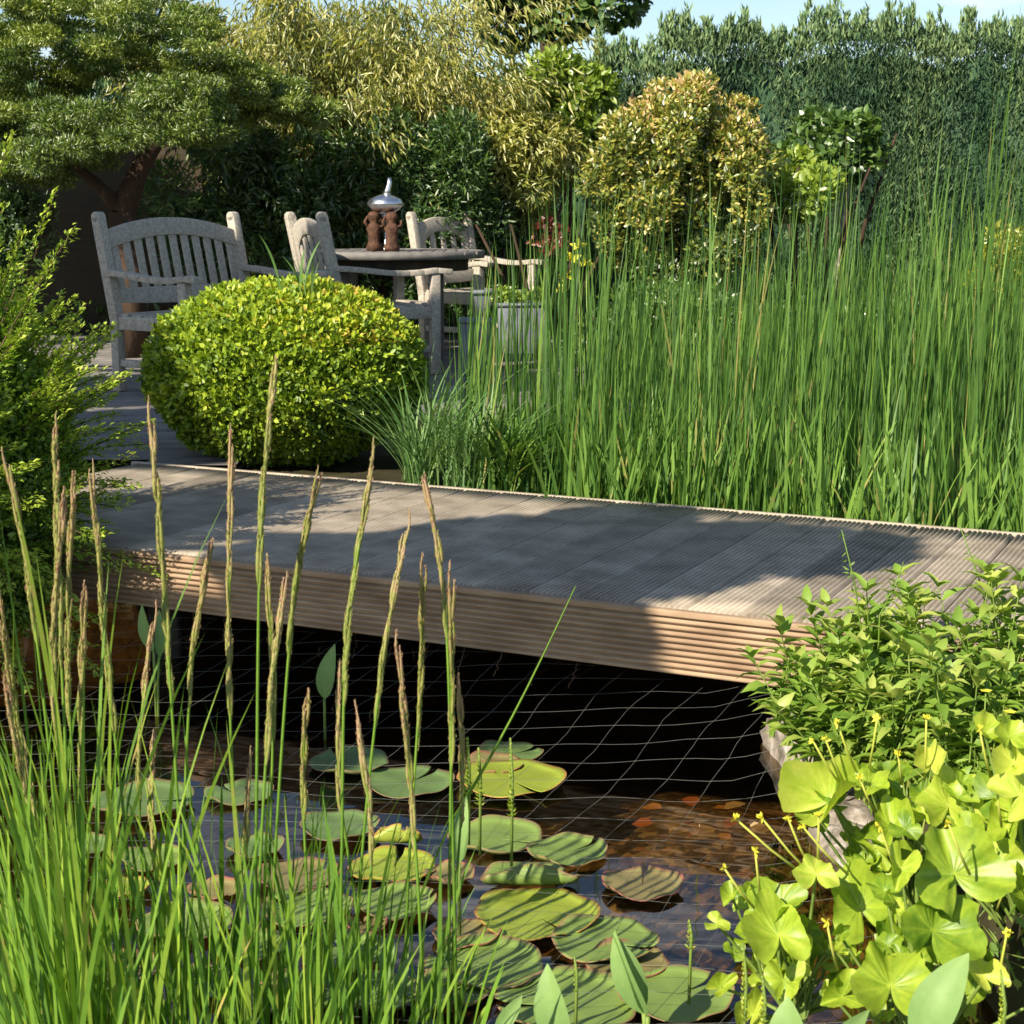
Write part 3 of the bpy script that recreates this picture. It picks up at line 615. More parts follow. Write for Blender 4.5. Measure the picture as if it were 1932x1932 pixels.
# broadleaf tree behind the hedge, top centre
rs = np.random.RandomState(51); cl = []
for q in range(50): 
    d = norm(rs.normal(size=3)) * rs.uniform(.2, 1) ; cl.append((np.array([.55, 22, 4.75]) + d * (1.5, 1.4, 1.9), (.42, .42, .32), rs.uniform(-.25, .25)))
tree('broadleaf_tree', 'dark green broadleaf tree rising behind the hedge at the top of the view', 'tree', (.45, 22, 0), [([(.45, 22, 0), (.5, 22, 2), (.4, 22, 4.5)], .16, .08)], 0, cl, 24000, .15, .10, M['tree'], 52, tpl=OVAL, tint=(.1, 1))
# second one further left to close gaps behind bamboo
rs = np.random.RandomState(53); cl = []
for q in range(16): cl.append(((-3.98 + rs.normal() * .1, 18 + rs.normal() * .1, .6 + q * .24), (.42 - .014 * q, .4, .3), rs.uniform(-.2, .2)))
tree('columnar_cypress', 'dark columnar cypress top poking up behind the juniper', 'tree', (-3.98, 18, 0), [([(-3.98, 18, 0), (-3.98, 18, 3)], .1, .05)], 0, cl, 9000, .12, .03, M['hedge'], 54, up=1.2, tint=(0, .5))

# shrubs between terrace and hedge
def shrub(name, label, seed, uv, y, mat, n, L, Wd, cl_r=.16, tpl=OVAL, cat='shrub', count=26, tint=(.1, .9), spread=.25, topt=0, **kw):
    u0, u1, v0, v1 = uv; rs = np.random.RandomState(seed); cl = []
    for q in range(count):
        a_ = rs.uniform(0, 2 * math.pi); rr = math.sqrt(rs.rand())
        u = (u0 + u1) / 2 + math.cos(a_) * rr * (u1 - u0) / 2 * .85; v = (v0 + v1) / 2 + math.sin(a_) * rr * (v1 - v0) / 2 * .85
        cl.append((P_(u, v, y + rs.uniform(-spread, spread)), (cl_r * rs.uniform(.7, 1.3), cl_r, cl_r * rs.uniform(.6, 1)), rs.uniform(-.22, .22) + topt * ((v0 + v1) / 2 - v) / (v1 - v0) * 2 - topt * .5))
    c = P_((u0 + u1) / 2, (v0 + v1) / 2, y)
    stems = [([(c[0] + q * .08, y, 0), (c[0] + q * .14, y, c[2] * .6), (c[0] + q * .25, y, c[2] + .1)], .022, .008) for q in (-2, -1, 0, 1, 2)]
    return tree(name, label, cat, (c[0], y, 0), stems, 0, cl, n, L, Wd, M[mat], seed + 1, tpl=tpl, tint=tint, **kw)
shrub('variegated_shrub', 'large rounded shrub with orange and cream young leaves before the hedge', 61, (1100, 1475, 135, 560), 11.2, 'photinia', 32000, .046, .023, .15, count=95, up=.5, spread=.35, topt=.30)
shrub('green_shrub', 'bright green leafy shrub between bamboo and the orange-tipped shrub', 65, (1000, 1155, 95, 300), 13.6, 'lime', 6000, .08, .04, .17)
shrub('olive_shrub', 'loose olive-green shrub spilling from the right side of the bamboo', 67, (880, 1080, 150, 420), 13.2, 'bamboo', 7000, .09, .02, .2, tpl=DIA, droop=.9)
shrub('lime_shrub', 'small lime-green shrub behind the reeds right of the orange-tipped shrub', 69, (1440, 1570, 285, 400), 11.6, 'lime', 3500, .07, .045, .13, count=14, tint=(.5, 1))
shrub('green_shrub', 'mid-green leafy shrub at the foot of the hedge above the lime one', 71, (1450, 1680, 225, 330), 12.6, 'tree', 4500, .08, .05, .16)
shrub('yellow_shrub', 'yellow-leaved shrub glowing through the reeds at the right edge', 73, (1830, 2030, 440, 570), 9.3, 'yellowbush', 4000, .035, .02, .12, tint=(.3, 1))
shrub('red_leaved_plant', 'low plant with dark red leaves behind the sunlit chair', 75, (985, 1075, 425, 475), 11.9, 'red', 220, .06, .03, .07, count=8)
shrub('yellowish_undergrowth', 'low yellowish green plants in the bed behind the reeds', 77, (1040, 1500, 540, 720), 10.2, 'tree', 9000, .06, .03, .16, count=40, cat='bedding plants')
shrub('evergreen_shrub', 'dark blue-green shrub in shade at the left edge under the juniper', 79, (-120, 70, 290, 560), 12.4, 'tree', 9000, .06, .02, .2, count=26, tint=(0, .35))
# irises with yellow flowers
for k, (u, v) in enumerate(((1092, 466), (1080, 488), (1106, 498), (1068, 520), (1066, 545))):
    p = P_(u, v, 9.2); r = empty('yellow_iris', (p[0], 9.2, -.1))
    tag(r, ['tallest yellow iris flower behind the reeds', 'yellow iris flower just under the tallest one', 'yellow iris flower furthest right in its group', 'yellow iris flower fourth from the top, at the left', 'lowest yellow iris flower behind the reeds'][k], 'flower', 'yellow irises')
    mb = MB(); mb.tube([(0, 0, 0), (.01, 0, (p[2] + .1) * .5), (0, 0, p[2] + .1)], .004, 5); mb.build('stem', M['stemg'], r)
    rs = np.random.RandomState(80 + k); mb = MB(); n = 9; D = rs.normal(size=(n, 3)) * (1, 1, .6) + (0, 0, .1)
    leaves(mb, np.tile([0, 0, p[2] + .1], (n, 1)), D, rs.normal(size=(n, 3)) + (0, 0, 1), .055, .03, .5, OVAL); mb.build('petals', M['yellow'], r)
# pale stone lantern glimpsed through the reeds
p = P_(1588, 318, 12.9); r = empty('stone_lantern', (p[0], 12.9, 0)); tag(r, 'pale grey stone lantern top glimpsed above the reeds', 'garden ornament')
mb = MB(); mb.lathe([(.001, 0), (.14, 0), (.12, .08), (.05, .12), (.05, 1.05), (.075, 1.119), (.001, 1.119)], 12); mb.build('pedestal', M['stone'], r, smooth=False)
mb = MB(); mb.lathe([(.001, 1.12), (.075, 1.12), (.08, 1.30), (.09, 1.31), (.085, 1.36), (.001, 1.38)], 12); mb.build('lantern_top', M['white'], r)
# low ground cover behind
mb = MB(); rs = np.random.RandomState(90); n = 12000
X = rs.uniform(-4.5, 5.5, n); Y = rs.uniform(9.6, 15.8, n); ok = ~((X < .95) & (Y < 13.7)) & (GZ is not None); X = X[ok]; Y = Y[ok]; n = len(X)
ok = ground_h(X, Y) > -.3; X = X[ok]; Y = Y[ok]; n = len(X)
leaves(mb, np.stack([X, Y, ground_h(X, Y) + rs.uniform(0, .25, n)], -1), rs.normal(size=(n, 3)) + (0, 0, .8), rs.normal(size=(n, 3)) + (0, 0, 1), .09, .045, rs.uniform(0, .8, n), OVAL)
tag(mb.build('ground_cover', M['tree']), 'low leafy ground cover in the beds behind the terrace', 'ground cover', kind='stuff')

# ================================================================ TALL REEDS BEHIND THE BRIDGE
rs = np.random.RandomState(101); mb = MB()
n = 23000
X = rs.uniform(-.25, 5.2, n); Y = rs.uniform(5.3, 9.8, n)
fl = nearline(X) + BW / e[0]
dens = .42 + .35 * (X / Y < .06) + .62 * vnoise(X * 3.6, Y * 2.4, 7)
right = X / Y
ok = (Y > fl + .12) & (rs.rand(n) < np.clip(dens, .05, 1)) & (right < .36)
ok &= ~((X < .42) & (Y > 8.2)) & ~((right > .19) & (Y < 6.6) & (rs.rand(n) < .75))
X, Y = X[ok], Y[ok]; n = len(X)
q = np.clip((X / Y - (-.03)) / .33, 0, 1)                      # 0 at the left end of the bed, 1 at the right edge
env_ = .56 + .34 * np.clip(q * 4, 0, 1) + .42 * np.clip(q * 1.25 - .3, 0, 1)
ht = env_ * (.35 + .85 * rs.beta(2.2, 2.4, n)) + .05 * (Y - 6) * q
tall = rs.rand(n) < np.where(q < .2, .22, .10); ht[tall] = (env_ * rs.uniform(1.1, 1.65, n) + np.where(q < .25, .25, 0))[tall]
lean = rs.normal(size=(n, 2)) * .06 + (.03, 0); lean[:, 0] += .05 * vnoise(X * 3, Y * 3, 2)
blades(mb, np.stack([X, Y, np.full(n, ZW - .05)], -1), ht + .05, lean * ht[:, None], rs.uniform(.004, .0105, n), np.clip(rs.beta(2, 2.2, n) + .25 * vnoise(X * 4, Y * 4, 9), 0, 1) * .92 + 1.0 * (rs.rand(n) < .03), rs, 7)
# short bright shoots along the back edge of the bridge
n = 850; s_ = .95 + 2.0 * rs.rand(n) ** 1.5; q2 = rs.uniform(.06, .55, n)
Bs = A[:2] + e * s_[:, None] + nn * (BW + q2)[:, None]
blades(mb, np.concatenate([Bs, np.full((n, 1), ZW)], 1), rs.uniform(.30, .80, n), rs.normal(size=(n, 2)) * .10, rs.uniform(.008, .016, n), rs.uniform(.45, .95, n), rs, 6, droop=rs.uniform(0, .15, n))
tag(mb.build('tall_reeds', M['reed']), 'dense stand of tall green reeds growing in the water behind the footbridge', 'reeds', kind='stuff')

# arching sedge tufts right of the clipped ball
def tuft(u, v, n, h, spread, mat, label, name='sedge_tuft', z=-.05, seed=1, wd=.007, dr=.35, group=None):
    p = at(u, v, z); rs = np.random.RandomState(seed); mb = MB(); a_ = rs.uniform(0, 2 * math.pi, n)
    ln = np.stack([np.cos(a_), np.sin(a_)], -1) * (rs.uniform(.2, 1, n) * spread)[:, None]
    blades(mb, np.stack([rs.normal(size=n) * .04, rs.normal(size=n) * .04, np.zeros(n)], -1), rs.uniform(.5, 1, n) * h, ln, wd * rs.uniform(.7, 1.2, n), rs.uniform(0, 1, n), rs, 9, droop=rs.uniform(.1, dr, n), face=a_ + math.pi / 2)
    o = mb.build(name, mat); o.location = p; tag(o, label, 'grass tuft', group); return o
G_ = 'arching grass tufts beside the clipped ball'
tuft(800, 922, 130, .55, .42, M['sedge'], 'arching blue-green grass tuft against the right side of the clipped ball', seed=111, group=G_)
tuft(880, 930, 150, .50, .40, M['sedge'], 'arching grass tuft at the bridge edge left of the reeds', seed=112, group=G_)
tuft(960, 930, 130, .42, .32, M['reed'], 'greener short grass tuft where the reeds begin', seed=113, group=G_, wd=.012)
tuft(815, 885, 90, .62, .50, M['sedge'], 'taller loose grass tuft behind the others near the armchair leg', seed=114, group=G_)

# ================================================================ CLIPPED BOX BALL
bc = np.array([aty(540, 700, 6.95)[0], 6.95, .40])
ball = empty('boxwood_ball', (bc[0], bc[1], -.04)); tag(ball, 'clipped rounded box ball, lime green on its sunny side, beside the footbridge', 'shrub')
off = np.array([bc[0], bc[1], -.04])
rs = np.random.RandomState(121); mb = MB(); n = 80000
d = norm(rs.normal(size=(n, 3)))
sc = 1 + .03 * vnoise(d[:, 0] * 4, d[:, 2] * 4 + d[:, 1] * 3, 4) + .04 * vnoise(d[:, 0] * 11, d[:, 2] * 10 + d[:, 1] * 9, 2) + .035 * vnoise(d[:, 0] * 23 + d[:, 1] * 7, d[:, 2] * 21, 6)
q = d.copy(); q[:, 2] = np.where(q[:, 2] < 0, q[:, 2] * 1.0, q[:, 2]);
rad = np.array([.575, .52, .385])
q = np.sign(q) * np.abs(q) ** .92
P = q * rad * (sc * rs.uniform(.86, 1.015, n))[:, None]; P[:, 2] += .365
P[:, :2] *= (1 - .16 * np.clip((.30 - P[:, 2:3]) / .3, 0, 1))
D = d + rs.normal(size=(n, 3)) * .75; D[:, 2] += .3
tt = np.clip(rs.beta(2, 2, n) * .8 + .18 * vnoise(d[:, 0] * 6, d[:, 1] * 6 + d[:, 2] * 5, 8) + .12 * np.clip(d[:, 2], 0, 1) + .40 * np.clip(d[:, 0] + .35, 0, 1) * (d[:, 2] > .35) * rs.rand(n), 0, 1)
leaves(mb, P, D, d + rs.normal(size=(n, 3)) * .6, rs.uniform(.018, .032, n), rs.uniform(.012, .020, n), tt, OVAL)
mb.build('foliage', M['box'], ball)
mb = MB()
us, vs = np.meshgrid(np.linspace(0, 2 * math.pi, 25)[:-1], np.linspace(-math.pi / 2, math.pi / 2, 13))
dd = np.stack([np.cos(vs) * np.cos(us), np.cos(vs) * np.sin(us), np.sin(vs)], -1).reshape(-1, 3) * rad * .82 + (0, 0, .365)
dd[:, :2] *= (1 - .2 * np.clip((.30 - dd[:, 2:3]) / .3, 0, 1))
i = np.arange(12)[:, None] * 24; j = np.arange(24)[None]; j2 = (j + 1) % 24
mb.add(dd, np.stack([i + j, i + j2, i + 24 + j2, i + 24 + j], -1).reshape(-1, 4)); mb.build('inner_twigs', M['twig'], ball)
mb = MB()
for a_ in range(7):
    mb.tube([(0.25 * math.cos(a_), .2 * math.sin(a_), 0), (.2 * math.cos(a_ * .9), .18 * math.sin(a_), .12)], .012, 6)
mb.build('stems', M['bark'], ball)
tuft(575, 560, 10, .30, .12, M['sedge'], 'few thin iris leaves poking up out of the clipped ball', name='iris_leaves', z=.66, seed=125, wd=.013, dr=.12)

# ================================================================ ARCHING SHRUB, LEFT EDGE
rs = np.random.RandomState(131); sb = np.array([-1.76, 4.85, -.15])
sh = empty('arching_evergreen', tuple(sb)); tag(sh, 'dense evergreen shrub with arching lime-tipped sprays at the left edge', 'shrub')
lf = MB(); tw = MB()
for q in range(640):
    a_ = rs.uniform(0, 2 * math.pi); el = rs.uniform(-.2, 1.3); ln = rs.uniform(.68, .98) + .28 * max(0, el) / 1.3 * rs.rand() + .10 * (rs.rand() < .12)
    d0 = np.array([math.cos(a_) * math.cos(el), math.sin(a_) * math.cos(el), math.sin(el)])
    t_ = np.linspace(0.15, 1, 8)[:, None]
    z0 = rs.uniform(0, .35)
    P = np.array([0, 0, z0]) + d0 * ln * t_ * np.array([.70, .62, 1.0]) ; P[:, 2] += .05 * t_[:, 0] - .10 * t_[:, 0] ** 3 * math.cos(el)
    tw.tube(P, np.linspace(.004, .0015, 8), 3, cap=False)
    n = 190; s_ = rs.uniform(.25, 1, n); idx = s_ * 7; i0 = np.minimum(6, idx.astype(int)); fr_ = (idx - i0)[:, None]
    Q = P[i0] * (1 - fr_) + P[i0 + 1] * fr_
    tg = norm(P[-1] - P[-3]); lat = norm(np.cross(tg, [0, 0, 1.0]) + rs.normal(size=3) * .15); sgn = rs.choice([-1, 1], n)[:, None]
    wv = (1.05 - s_)[:, None] * rs.uniform(0, .11, (n, 1)) * sgn          # flat fan-shaped sprays
    leaves(lf, Q + lat * wv + rs.normal(size=(n, 3)) * .006, tg * .9 + lat * sgn * .8 + rs.normal(size=(n, 3)) * .3, rs.normal(size=(n, 3)) * .3 + (0, 0, 1), rs.uniform(.014, .026, n), rs.uniform(.007, .013, n), np.clip(.20 + .9 * s_ ** 2.2 * rs.uniform(.5, 1.1, n) + rs.uniform(-.1, .15, n), 0, 1), DIA)
tw.build('twigs', M['twig'], sh); lf.build('foliage', M['nitida'], sh)
rs = np.random.RandomState(132); mb = MB()
crown(mb, rs, [((-.05, 0, .42), (.50, .46, .48), 0), ((-.05, 0, .1), (.42, .40, .3), -.1)], 45000, .026, .015, up=.4, tint=(.1, .75), shell=.7)
mb.build('inner_foliage', M['nitida'], sh)
# darker low growth beneath it, hanging over the bridge's left end
cl = [((-1.80 + rs.normal() * .17, 4.50 + rs.normal() * .22, rs.uniform(-.25, .25)), (.16, .16, .14), rs.uniform(-.1, .1)) for _ in range(26)]
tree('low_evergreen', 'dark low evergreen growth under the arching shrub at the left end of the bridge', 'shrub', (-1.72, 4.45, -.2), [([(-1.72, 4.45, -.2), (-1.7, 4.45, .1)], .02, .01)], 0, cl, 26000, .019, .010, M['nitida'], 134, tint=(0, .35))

# ================================================================ OFF-FRAME TREES THAT SHADE THE SCENE FROM THE LEFT
def sunward(p, dist): return np.array(p) + SUN * dist
rs = np.random.RandomState(141); cl = []
shade = [  # (u, v, z, clump radius, distance towards the sun)
    # deck shade, left part and band
    *[(u, v, 0, .20, 4.6) for u, v in ((560, 1045), (640, 1050), (700, 1040), (820, 1030))],
    *[(u, v, 0, .22, 4.6) for u, v in ((900, 1010), (1060, 1005), (1150, 985), (1000, 1070), (1130, 1060), (1250, 1030), (1380, 1020), (1250, 1080), (1480, 1030), (1560, 1040), (900, 1080))],
    *[(u, v, -.09, .17, 4.6) for u, v in ((520, 1130), (620, 1140), (720, 1150), (820, 1165), (920, 1180), (1010, 1190), (1090, 1200))],
    # dark water under the bridge
    *[(u, v, ZW, .2, 4.6) for u, v in ((500, 1290), (700, 1330), (900, 1360), (300, 1280), (600, 1400))],
]
for (u, v, z, rr, ds) in shade:
    cl.append((sunward(at(u, v, z), ds), (rr, rr, rr * .7), 0))
tb_ = np.array([-5.0, 2.6, -.1])
lim = [([tb_, tb_ + (.1, .1, 1.2), tb_ + (.5, 0.1, 2.2)], .14, .08)]
for k in range(0, len(cl), 4): lim.append(([tb_ + (.5, .1, 2.2), (tb_ + (.5, .1, 2.2)) * .5 + cl[k][0] * .5 + (0, 0, .12), cl[k][0]], .05, .01))
tree('overhanging_tree', 'leafy tree standing left of the photographer, outside the view, shading the bridge', 'tree', tuple(tb_), lim, 0, cl, 33000, .085, .06, M['tree'], 142, tpl=OVAL, group='trees left of the view')
rs = np.random.RandomState(151); cl = []
for u, v, y, rr, ds in [*[(u, v, 9.6, .38, 6.5) for u, v in ((200, 420), (450, 440), (240, 450), (330, 450), (420, 500), (300, 540), (240, 620), (380, 600), (230, 520), (260, 700))],
                        *[(u, v, 9.4, .26, 6.5) for u, v in ((570, 430), (620, 480), (640, 560), (700, 530), (760, 560), (820, 600), (850, 680), (600, 560))],
                        *[(u, 760, 7.6, .35, 6.5) for u in (240, 310)], *[(u, v, 14.0, .5, 8.0) for u, v in ((-20, 380), (40, 380), (100, 420), (160, 450), (60, 480), (130, 370), (200, 480), (0, 440), (230, 400), (130, 520), (200, 560))], *[(u, v, 9.0, .35, 6.5) for u, v in ((120, 700), (200, 700), (100, 640), (180, 640), (560, 700), (700, 700))], *[(at(u, v)[0] * F / (at(u, v)[1] * cp + sp) + CX, v, at(u, v)[1], .28, 6.5) for u, v in ((200, 720), (280, 740), (240, 790), (320, 810), (250, 850), (180, 790), (340, 850))]]:
    cl.append((sunward(aty(u, v, y), ds + rs.uniform(-.4, .4)), (rr, rr, rr * .7), 0))
tb_ = np.array([-8.4, 7.2, 0.0]); lim = [([tb_, tb_ + (.1, 0, 2), tb_ + (.3, .1, 3.6)], .22, .12)]
for k in range(0, len(cl), 5): lim.append(([tb_ + (.3, .1, 3.6), tb_ * .5 + cl[k][0] * .5 + (0, 0, 2.0), cl[k][0]], .06, .015))
tree('overhanging_tree', 'tall leafy tree left of the terrace, outside the view, shading the bench', 'tree', tuple(tb_), lim, 0, cl, 100000, .16, .13, M['tree'], 152, tpl=OVAL, group='trees left of the view')

# ================================================================ LILY PADS
def pad(u, v, wpx, mat, label, seed, curl=0.0, z=0.004, tilt=None, group='lily pads on the pond'):
    p = at(u, v, ZW + z); k = F / (p[1] * cp + (H - p[2]) * sp); rad = wpx / k / 2
    rs = np.random.RandomState(seed); mb = MB(); na, nr = 110, 9
    notch = rs.uniform(0, 2 * math.pi); V = [(0, 0, 0)]; T = [0.1]
    for i_ in range(1, nr + 1):
        for j_ in range(na):
            a_ = notch + .05 + (2 * math.pi - .10 - .10 * (i_ / nr) ** 3) * j_ / (na - 1) + .05 * (i_ / nr) ** 3
            r_ = rad * i_ / nr * (1 + .025 * math.sin(3 * a_ + seed) + .012 * math.sin(9 * a_ + seed * 2))
            zz = .0035 * math.sin(5 * a_ + seed) * (i_ / nr) ** 2 + .004 * (i_ / nr) ** 6 + (.006 + .005 * math.sin(2 * a_ + seed)) * (i_ / nr) ** 14
            T.append(.10 + .72 * (i_ / nr) ** 7 + .22 * max(0, math.cos(a_ * 11)) ** 12 * (1 - i_ / nr))
            x_, y_ = r_ * math.cos(a_), r_ * math.sin(a_)
            if curl:     # one side lifted and folded back
                s_ = -y_ / rad; 
                if s_ > 0: q_ = s_; zz += curl * rad * .75 * q_ ** 1.3; y_ += q_ ** 2 * rad * .85
            V.append((x_, y_, zz))
    Fs = []
    for j_ in range(na - 1): Fs.append((0, 1 + j_, 2 + j_))
    Q = [(1 + (i_ - 1) * na + j_, 1 + i_ * na + j_, 1 + i_ * na + j_ + 1, 1 + (i_ - 1) * na + j_ + 1) for i_ in range(1, nr) for j_ in range(na - 1)]
    mb.add(V, [np.array(Fs), np.array(Q)], T)
    o = mb.build('lily_pad', M[mat], smooth=True); o.location = tuple(p)
    if tilt: o.rotation_euler = tilt
    s_ = o.modifiers.new('thickness', 'SOLIDIFY'); s_.thickness = .0015; s_.offset = 0
    tag(o, label, 'lily pad', group); return o
G2 = 'small lily pads among the reed stems'
LG = 'lily pad floating among the flowering sedge stems at the left of the pond'
PADS = [
 (936, 1582, 178, 'pad', 'big green lily pad just above the curled pad with the orange underside'),
 (1070, 1609, 152, 'pad', 'oval green lily pad up and right of the curled orange-bottomed pad'),
 (1211, 1671, 154, 'padred', 'lone reddish-green lily pad furthest right in mid pond, crossed by a shoot'),
 (1012, 1727, 236, 'padyel', 'large yellow-green lily pad below the curled pad'),
 (1142, 1777, 204, 'pad', 'long green lily pad right of centre, above the red-brown pad'),
 (1184, 1819, 160, 'padred', 'red-brown lily pad between two larger green ones'),
 (915, 1824, 226, 'pad', 'large round green lily pad left of the lance-shaped leaves'),
 (1070, 1897, 270, 'pad', 'largest green lily pad at the bottom, behind the upright lance leaf'),
 (1272, 1880, 222, 'pad', 'green lily pad with a pink rim at the bottom right of the group'),
 (963, 1471, 206, 'padyel', 'lily pad with browned edge furthest from us on the right side of the stems'),
 (962, 1424, 128, 'padshade', 'narrow dark lily pad in the shade nearest under the bridge'),
 (930, 1446, 120, 'padred', 'small reddish lily pad tucked behind the browned one'),
 (742, 1640, 165, 'padyel', 'yellowish lily pad among the stems, left of the curled orange-bottomed pad'),
 (848, 1653, 96, 'padred', 'small pink-edged lily pad touching the curled pad on its left'),
 (742, 1706, 160, 'pad', 'grey-green lily pad behind stems, level with the large yellow-green one'),
 (770, 1478, 172, 'padshade', 'dark green lily pad in shade behind the middle stems'),
 (880, 1766, 130, 'padred', 'dull brownish lily pad under the large yellow-green pad'),
 (855, 1872, 150, 'pad', 'pale lily pad at the bottom at the right fringe of the stems'),
 (660, 1440, 150, 'padshade', 'dim lily pad in the bridge shade behind the tallest stems'),
 (270, 1512, 190, 'padshade', 'wide dark lily pad seen between the left and middle stems'),
 (450, 1500, 130, 'padshade', None), (290, 1622, 124, 'pad', None), (240, 1677, 92, 'padyel', None), (45, 1735, 140, 'pad', None), (90, 1762, 80, 'padyel', None),
 (350, 1745, 180, 'pad', None), (402, 1682, 96, 'padred', None), (560, 1656, 160, 'padred', None), (580, 1716, 174, 'pad', None), (70, 1832, 150, 'padyel', None),
 (250, 1832, 130, 'padred', None), (470, 1790, 140, 'pad', None), (650, 1800, 160, 'pad', None), (480, 1600, 110, 'padshade', None), (640, 1560, 150, 'padshade', None),
 (400, 1860, 150, 'pad', None), (560, 1880, 170, 'pad', None), (720, 1880, 150, 'pad', None), (150, 1900, 150, 'pad', None), (150, 1600, 110, 'padshade', None), (690, 1750, 80, 'padred', None)]
for k, (u, v, wd, mt, lab) in enumerate(PADS):
    pad(u, v, wd, mt, lab or LG, 200 + k, z=.003 + .0022 * (k % 5), group='lily pads on the pond' if lab else G2)
pad(1000, 1668, 190, 'pad', 'curled lily pad with one edge lifted to show its orange-brown underside', 260, curl=.55, z=.012)
pad(748, 1590, 100, 'padyel', 'folded yellow lily pad tipped up among the stems showing orange beneath', 261, curl=.8, z=.012)

# sunken orange-brown dead leaves in the clear water by the stones
DL = [(1250, 1500, 'orange'), (1300, 1478, 'rust'), (1345, 1500, 'orange'), (1390, 1520, 'rust'), (1330, 1545, 'pale'), (1262, 1548, 'pale'), (1405, 1490, 'pale'), (1290, 1530, 'rust'), (1372, 1560, 'orange'), (1232, 1528, 'rust'), (1420, 1545, 'pale'), (1318, 1515, 'orange')]
M['deadleaf'] = leafmat('dead_leaf', [(0, (0.42, 0.12, 0.045)), (0.5, (0.55, 0.27, 0.08)), (1, (0.55, 0.40, 0.20))], 0.1, 0.02)
for k, (u, v, c_) in enumerate(DL):
    p = at(u, v + 25, ZW - .006); rs = np.random.RandomState(900 + k); mb = MB(); a_ = rs.uniform(0, 6.28)
    leaves(mb, [[0, 0, 0]], [[math.cos(a_), math.sin(a_), rs.uniform(-.1, .1)]], [[rs.normal() * .2, rs.normal() * .2, 1.]], rs.uniform(.045, .07), rs.uniform(.034, .05), {'orange': .5, 'rust': .08, 'pale': .95}[c_], OVAL)
    o = mb.build('dead_leaf', M['deadleaf']); o.location = tuple(p)
    tag(o, {'orange': 'sunken orange dead leaf in the shallow water left of the edging stones', 'rust': 'sunken rust-red dead leaf in the shallow water left of the edging stones', 'pale': 'sunken pale tan dead leaf in the shallow water left of the edging stones'}[c_], 'dead leaf', {'orange': 'sunken orange dead leaves', 'rust': 'sunken rust-red dead leaves', 'pale': 'sunken tan dead leaves'}[c_])

# ================================================================ POND NET
rs = np.random.RandomState(301); mb = MB()
ea = np.array([.99, -.10]); ea /= np.linalg.norm(ea); eb = np.array([.42, .91]); eb /= np.linalg.norm(eb)
C0 = np.array([-.2, 3.4])
def netz(x, y):
    nl = nearline(x); d_ = np.clip((nl - y), -.1, 3)
    return -.20 - .09 * np.clip(d_ / .9, 0, 1) + .012 * vnoise(x * 2.2, y * 2.2, 5) + .06 * np.clip((x - .5) / .3, 0, 1)
def netline(o_, d_, perp):
    s_ = np.linspace(-2.6, 2.6, 90); p = o_ + d_ * s_[:, None]
    p = p + perp * (.028 * vnoise(p[:, 0] * 1.7, p[:, 1] * 1.9, 6) + .006 * vnoise(p[:, 0] * 7, p[:, 1] * 7, 3))[:, None]
    ok = (p[:, 1] < nearline(p[:, 0]) + .05) & (p[:, 1] > 2.05) & (p[:, 0] < .74) & (p[:, 0] > -2.3)
    idx = np.where(ok)[0]
    if len(idx) < 4: return
    P = p[idx]; z_ = netz(P[:, 0], P[:, 1])
    mb.tube(np.column_stack([P, z_]), .00042, 3, cap=False)
for k in range(-26, 26): netline(C0 + eb * .105 * k, ea, eb)
for k in range(-30, 30): netline(C0 + ea * .115 * k, eb, ea)
tag(mb.build('pond_net', M['net']), 'thin grey netting stretched over the pond in front of the bridge', 'net')

# ================================================================ LANCE-LEAVED WATER PLANTS (bottom centre)
def lance_leaf(mb, base, tip, wd, face, seed):
    base = np.array(base); tip = np.array(tip); ax = tip - base; L_ = np.linalg.norm(ax); ax /= L_
    sd = norm(np.cross(ax, face)); nv = np.cross(sd, ax); V = []; T = []
    for i_ in range(9):
        t_ = i_ / 8; w_ = wd / 2 * (math.sin(math.pi * min(1, t_ ** .75)) ** .8) if 0 < i_ < 8 else .0008
        c_ = base + ax * L_ * t_ + nv * .10 * L_ * math.sin(t_ * math.pi)
        for q_, up_ in ((-1, .22), (-.5, .09), (0, 0), (.5, .09), (1, .22)): V.append(c_ + sd * q_ * w_ + nv * up_ * w_); T.append(.35 + .5 * t_ + .1 * (q_ == 0))
    Q = [(i_ * 5 + j_, i_ * 5 + j_ + 1, i_ * 5 + 5 + j_ + 1, i_ * 5 + 5 + j_) for i_ in range(8) for j_ in range(4)]
    mb.add(V, np.array(Q), T)
def lanceplant(specs, y, label, group='lance-leaved water plants'):
    """specs: (u_tip, v_tip, u_base, v_base, width px, yaw of face)"""
    u, v = specs[0][2], specs[0][3]; p = aty(u, v, y); r = empty('pickerel_plant', (p[0], y, ZW)); tag(r, label, 'water plant', group); o_ = np.array([p[0], y, ZW])
    mb = MB(); st = MB(); k = F / y
    for q, (ut, vt, ub, vb, wp, yaw) in enumerate(specs):
        a_ = aty(ut, vt, y + .03) - o_; b_ = aty(ub, vb, y) - o_
        lance_leaf(mb, b_, a_, wp / k, np.array([math.sin(R(yaw)), -math.cos(R(yaw)), .35]), q)
        st.tube([(b_[0] * .3, 0, min(-.05, b_[2] - .05)), b_ * .6 + (0, 0, min(0, b_[2] * .4)), b_], .004, 6)
    st.build('stalk', M['stemg'], r); mb.build('leaves', M['lance'], r, smooth=True)
lanceplant([(1033, 1818, 1062, 1975, 78, -30)], 2.35, 'upright bright lance-shaped leaf at the bottom centre')
lanceplant([(1160, 1755, 1222, 1918, 66, -55), (1155, 1760, 1215, 1912, 44, 40)], 2.45, 'folded lance-shaped leaf with a pale face, right of the upright one')
lanceplant([(985, 1878, 935, 1950, 34, 0)], 2.4, 'small slanting lance-shaped leaf left of the upright one')
